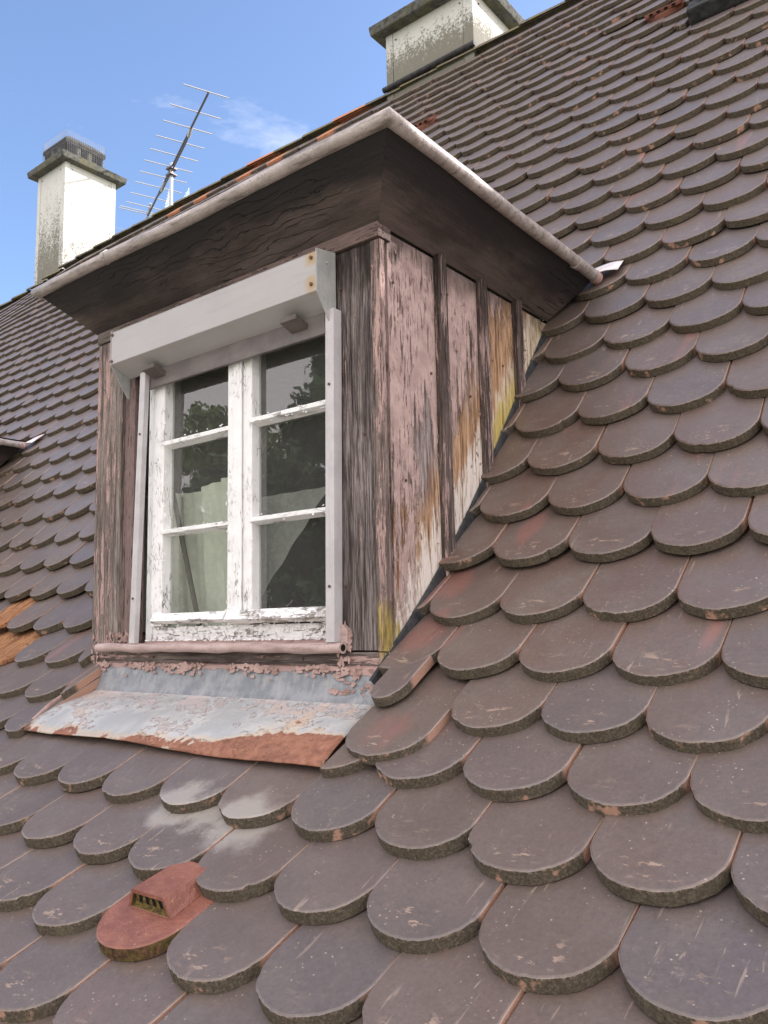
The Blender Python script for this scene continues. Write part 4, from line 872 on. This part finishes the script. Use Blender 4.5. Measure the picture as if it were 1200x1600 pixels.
# ------------------------------------------------------------------ chimneys
def chimney(x0, x1, y0, y1, zb, zt, mat, label, cowl):
    C_ = empty('chimney', ((x0 + x1) / 2, (y0 + y1) / 2, zb), label=label, cat='chimney')
    def P(mb, name, mt, **k): return mb.build(name, [mt], C_, **k)
    e = .055; g = .004
    P(MB().box((x0 + .01, y0 + .01, zb), (x1 - .01, y1 - .01, zt - .01)), 'core', M['cap'])
    P(MB().box((x0 + e + g, y0, zb), (x1 - e * 1.3 - g, y0 + .009, zt)), 'front_panel', M['cemL2'] if cowl else mat); P(MB().box((x0 + e + g, y1 - .009, zb), (x1 - e - g, y1, zt)), 'back_panel', mat)
    P(MB().box((x1 - .009, y0 + e + g, zb), (x1, y1 - e - g, zt)), 'side_panel', mat); P(MB().box((x0, y0 + e + g, zb), (x0 + .009, y1 - e - g, zt)), 'side_panel', mat)
    for (xa, xb_, ya, yb) in ((x0 - .004, x0 + e, y0 - .004, y0 + e), (x1 - e * 1.3, x1 + .005, y0 - .005, y0 + e), (x0 - .004, x0 + e, y1 - e, y1 + .004), (x1 - e, x1 + .004, y1 - e, y1 + .004)): P(MB().box((xa, ya, zb), (xb_, yb, zt)), 'corner_strip', mat, bevel=.003)
    for z in (zt - .06, zt - .45, zb + .1):
        for (x, y, dx, dy) in ((x0 + e + .03, y0, 0, -1), (x1 - e - .04, y0, 0, -1), (x1, y0 + e + .03, 1, 0), (x1, y1 - e - .03, 1, 0)): P(MB().tube([(x, y, z), (x + dx * .005, y + dy * .005, z)], .006, 8), 'screw', M['screw'])
    o_ = .085; P(MB().hexa([(x0 - o_, y0 - o_, zt), (x1 + o_, y0 - o_, zt), (x1 + o_, y1 + o_, zt), (x0 - o_, y1 + o_, zt), (x0 - o_ - .01, y0 - o_ - .01, zt + .07), (x1 + o_ + .01, y0 - o_ - .01, zt + .07), (x1 + o_ + .01, y1 + o_ + .01, zt + .07), (x0 - o_ - .01, y1 + o_ + .01, zt + .07)]), 'cap_slab', M['cap'], bevel=.01)
    if cowl:
        a0, a1, b0, b1 = x0 + .05, x1 - .07, y0 + .04, y1 - .12; z0 = zt + .07
        P(MB().box((a0, b0, z0), (a1, b1, z0 + .055)), 'cowl_base', M['cap'], bevel=.006)
        b = MB()
        for i in range(4):
            f = i / 3
            for (x, y) in ((a0 + (a1 - a0 - .05) * f, b0), (a0 + (a1 - a0 - .05) * f, b1 - .05), (a0, b0 + (b1 - b0 - .05) * f), (a1 - .05, b0 + (b1 - b0 - .05) * f)):
                P(MB().box((x, y, z0 + .055), (x + .045, y + .045, z0 + .204)), 'cowl_pillar', M['cap'])
        lid = MB(); rings = [(.012, .205), (.020, .225), (.014, .262), (-.075, .345)]
        for q, (o1, h1) in enumerate(rings[:-1]):
            o2, h2 = rings[q + 1]; c1 = [(a0 - o1, b0 - o1, z0 + h1), (a1 + o1, b0 - o1, z0 + h1), (a1 + o1, b1 + o1, z0 + h1), (a0 - o1, b1 + o1, z0 + h1)]; c2 = [(a0 - o2, b0 - o2, z0 + h2), (a1 + o2, b0 - o2, z0 + h2), (a1 + o2, b1 + o2, z0 + h2), (a0 - o2, b1 + o2, z0 + h2)]
            lid.add(c1 + c2, [(0, 1, 5, 4), (1, 2, 6, 5), (2, 3, 7, 6), (3, 0, 4, 7)] + ([(0, 3, 2, 1)] if q == 0 else []) + ([(4, 5, 6, 7)] if q == 2 else []))
        P(lid, 'cowl_lid', M['capd'])
        b = MB(); m_ = .016; c = [(a0 - m_, b0 - m_), (a1 + m_, b0 - m_), (a1 + m_, b1 + m_), (a0 - m_, b1 + m_)]
        for i in range(4):
            p, q = c[i], c[(i + 1) % 4]; L_ = math.hypot(q[0] - p[0], q[1] - p[1]); n = int(L_ / .022)
            for j in range(n + 1):
                x, y = p[0] + (q[0] - p[0]) * j / n, p[1] + (q[1] - p[1]) * j / n; b.tube([(x, y, z0), (x, y, z0 + .35)], .0014, 3, False)
            for j in range(14): b.tube([(p[0], p[1], z0 + .35 * j / 13), (q[0], q[1], z0 + .35 * j / 13)], .0012, 3, False)
        P(b, 'wire_cage', M['mesh'], kind='stuff')
    return C_
chimney(-8.46, -7.90, 3.10, 3.72, 3.2, 5.13, M['cemL'], 'white boarded chimney with wire-caged cowl behind the ridge at left', True)
chR = chimney(-3.345, -2.620, 2.95, 3.72, 3.3, 4.255, M['cemR'], 'lichen-spotted chimney standing on the ridge above the dormer corner', False)
MB().tube([(-3.37, RY - .012, RZ + .045), (-2.60, RY - .012, RZ + .045)], .02, 8).build('base_flashing', [M['rubber']], chR)

# ------------------------------------------------------------------ aerial
Mp = Vector((-8.039, 4.6, 5.78)); bd = Vector((-.91536, .4026, .0054)); ed = Vector((.40239, .91518, -.02296))
A = empty('aerial', (Mp.x, Mp.y, 3.0), label='long many-armed television aerial on a grey mast behind the ridge', cat='aerial')
MB().tube([(Mp.x, Mp.y, 3.0), (Mp.x, Mp.y, Mp.z + .06)], .022, 10).build('mast', [M['galv']], A)
MB().tube([Mp + bd * -1.64, Mp + bd * 1.47], .013, 8).build('boom', [M['boom']], A)
lo = Vector((0, 0, -.055)); MB().tube([Mp + bd * -.92 + lo * .3, Mp + bd * -.70 + lo, Mp + bd * .5 + lo, Mp + bd * .75 + lo * .2], .010, 8).build('brace', [M['boom']], A)
MB().tube([Mp + bd * -.93 + Vector((0, 0, .01)), Mp + bd * -.84 + lo], .022, 8).build('joint_box', [M['galv']], A); MB().tube([Mp + bd * .36, Mp + bd * .52 + lo], .022, 8).build('joint_box', [M['galv']], A)
MB().tube([Mp + bd * 1.20 + Vector((0, 0, .10)), Mp + bd * 1.46 + Vector((0, 0, -.05))], .018, 8).build('feed_box', [M['galv']], A)
for i in range(2): MB().box(Mp + Vector((-.05, -.05, -.03 - i * .08)), Mp + Vector((.05, .05, -.01 - i * .08))).build('clamp', [M['boom']], A)
for (t0, a_, c_) in ((-1.644, -.27, .225), (-1.242, -.315, .26), (-.91, -.315, .255), (-.579, -.32, .256), (-.272, -.32, .262), (.009, -.33, .268), (.29, -.328, .263), (.569, -.329, .27), (.876, -.335, .26), (1.147, -.335, .25), (1.30, -.39, .30), (1.36, -.39, .30)):
    c = Mp + bd * t0 + Vector((0, 0, .014)); MB().tube([c + ed * a_, c + ed * c_], .0075, 6).build('element', [M['alu']], A)
MB().tube([Mp + bd * 1.46 + ed * -.8 + Vector((0, 0, -.25)), Mp + bd * 1.4 + ed * .6 + Vector((0, 0, -.25))], .004, 6).build('element', [M['alu']], A)
b = MB()
for i in range(15): c = Mp + bd * (-.05 - i * .06 * .6) + Vector((0, 0, -.62)); b.tube([c + Vector((0, .1, -.05)), c + Vector((0, .1, .12))], .0014, 4, False)
b.tube([Mp + bd * -.05 + Vector((0, .1, -.62)), Mp + bd * -.6 + Vector((0, .1, -.62))], .0016, 4)
for i in range(7): c = Mp + bd * (.12 + i * .035) + Vector((0, 0, -.45)); b.tube([c + Vector((0, 0, -.2)), c + Vector((0, 0, .22 - i * .02))], .0014, 4, False)
b.build('reflector_grid', [M['alu']], A, kind='stuff')

# ------------------------------------------------------------------ roof window at the top right
y0_, z0_ = prof(22.3); a = ang(22.3); T = Vector((0, math.cos(a), math.sin(a))); Nn = Vector((0, -math.sin(a), math.cos(a))); O = Vector((-1.0, y0_, z0_))
RW = empty('roof_window', O, label='corner of a roof window with dark flashing at the top right edge', cat='roof window')
def L3(u, v, h): return O + Vector((u, 0, 0)) + T * v + Nn * h
def slab(u0, u1, v0, v1, h0, h1): return MB().hexa([L3(u0, v0, h0), L3(u1, v0, h0), L3(u1, v1, h0), L3(u0, v1, h0), L3(u0, v0, h1), L3(u1, v0, h1), L3(u1, v1, h1), L3(u0, v1, h1)])
slab(-.0, 1.1, .02, .13, -.02, .055).build('lower_flashing', [M['rubber']], RW, bevel=.012); slab(.0, .08, .131, .95, -.02, .07).build('side_flashing', [M['rubber']], RW, bevel=.006)
slab(.05, 1.05, .07, .14, .056, .085).build('window_frame', [M['winmetal']], RW, bevel=.006); slab(.081, .14, .141, .95, .0, .085).build('window_frame', [M['winmetal']], RW, bevel=.004); slab(.141, 1.0, .141, .95, .03, .05).build('window_pane', [M['glass']], RW)

# ------------------------------------------------------------------ the rest of the house, garden and trees (seen in the panes)
y_, z_ = prof(-12)
b = MB(); b.box((-9.7, y_ + .35, -7), (.7, RY + 3.2, -2.2)); h_ = b.build('house_wall', [M['wall']]); struct(h_, 'rendered house wall below the eaves')
b = MB(); b.add([(-1500, -1500, -7), (1500, -1500, -7), (1500, 1500, -7), (-1500, 1500, -7)], [(0, 1, 2, 3)]); struct(b.build('ground', [M['ground']]), 'ground far below, made pale to bounce light up')
def tree(x, y, h, rad, label, leaf, conifer, seed, base=-7.):
    rg = random.Random(seed); T_ = empty('tree', (x, y, base), label=label, cat='tree')
    MB().tube([(x, y, base), (x + .1, y, base + h * .4), (x, y + .1, base + h * .92)], .2, 9, rs=[.32, .2, .04]).build('trunk', [M['bark']], T_)
    b = MB()
    for i in range(40):
        z = base + h * rg.uniform(.25, .9); an = rg.uniform(0, 6.28); f = (z - base) / h; r = rad * ((1 - f) * 1.05 if conifer else math.sqrt(max(.05, 1 - ((f - .6) / .42) ** 2)) * .8); b.tube([(x, y, z - .3), (x + math.cos(an) * r * .8, y + math.sin(an) * r * .8, z + (.0 if conifer else .5))], .03, 4, False, rs=[.05, .012])
    b.build('limbs', [M['bark']], T_, kind='stuff')
    b = MB(); clumps = []
    for i in range(170):
        f = rg.uniform(.18, 1.0); an = rg.uniform(0, 6.28)
        r = rad * ((1.02 - f) ** .8 if conifer else math.sqrt(max(.02, 1 - ((f - .6) / .42) ** 2))) * rg.uniform(.35, 1.05)
        clumps.append((x + math.cos(an) * r, y + math.sin(an) * r, base + h * f, rg.uniform(.35, .8) * rad / 3))
    for (cx, cy, cz, cr_) in clumps:
        for _ in range(105):
            d = Vector((rg.gauss(0, 1), rg.gauss(0, 1), rg.gauss(0, .55))) * cr_ * .55; q = Vector((cx, cy, cz)) + d; s = rg.uniform(.09, .19)
            a = Vector((rg.gauss(0, 1), rg.gauss(0, 1), rg.gauss(0, 1))).normalized() * s; c = Vector((rg.gauss(0, 1), rg.gauss(0, 1), rg.gauss(0, 1))).normalized() * s
            b.add([q - a, q + c, q + a, q - c * .7], [(0, 1, 2, 3)])
    b.build('crown', [leaf], T_, kind='stuff')
tree(-17.6, -18.5, 16.9, 2.4, 'tall dark conifer mirrored in the upper right pane', M['leafd'], True, 5)
tree(-23.2, -18.5, 14.8, 3.6, 'rounded leafy tree mirrored in the upper left pane', M['leafl'], False, 9)
tree(-20.2, -17.0, 12.4, 3.2, 'low bushy tree between the two mirrored trees', M['leafd'], False, 12)
tree(-13.6, -16.5, 15.2, 3.4, 'broad tree beside the tall conifer in the mirrored garden', M['leafd'], False, 15)
tree(-26.5, -16.0, 11.6, 3.8, 'low rounded tree at the far side of the mirrored garden', M['leafl'], False, 18)
tree(-10.6, -15.0, 12.6, 3.4, 'low dark tree nearest the house in the mirrored garden', M['leafd'], False, 21)
for o in bpy.data.objects:
    if '_o' in o: del o['_o']
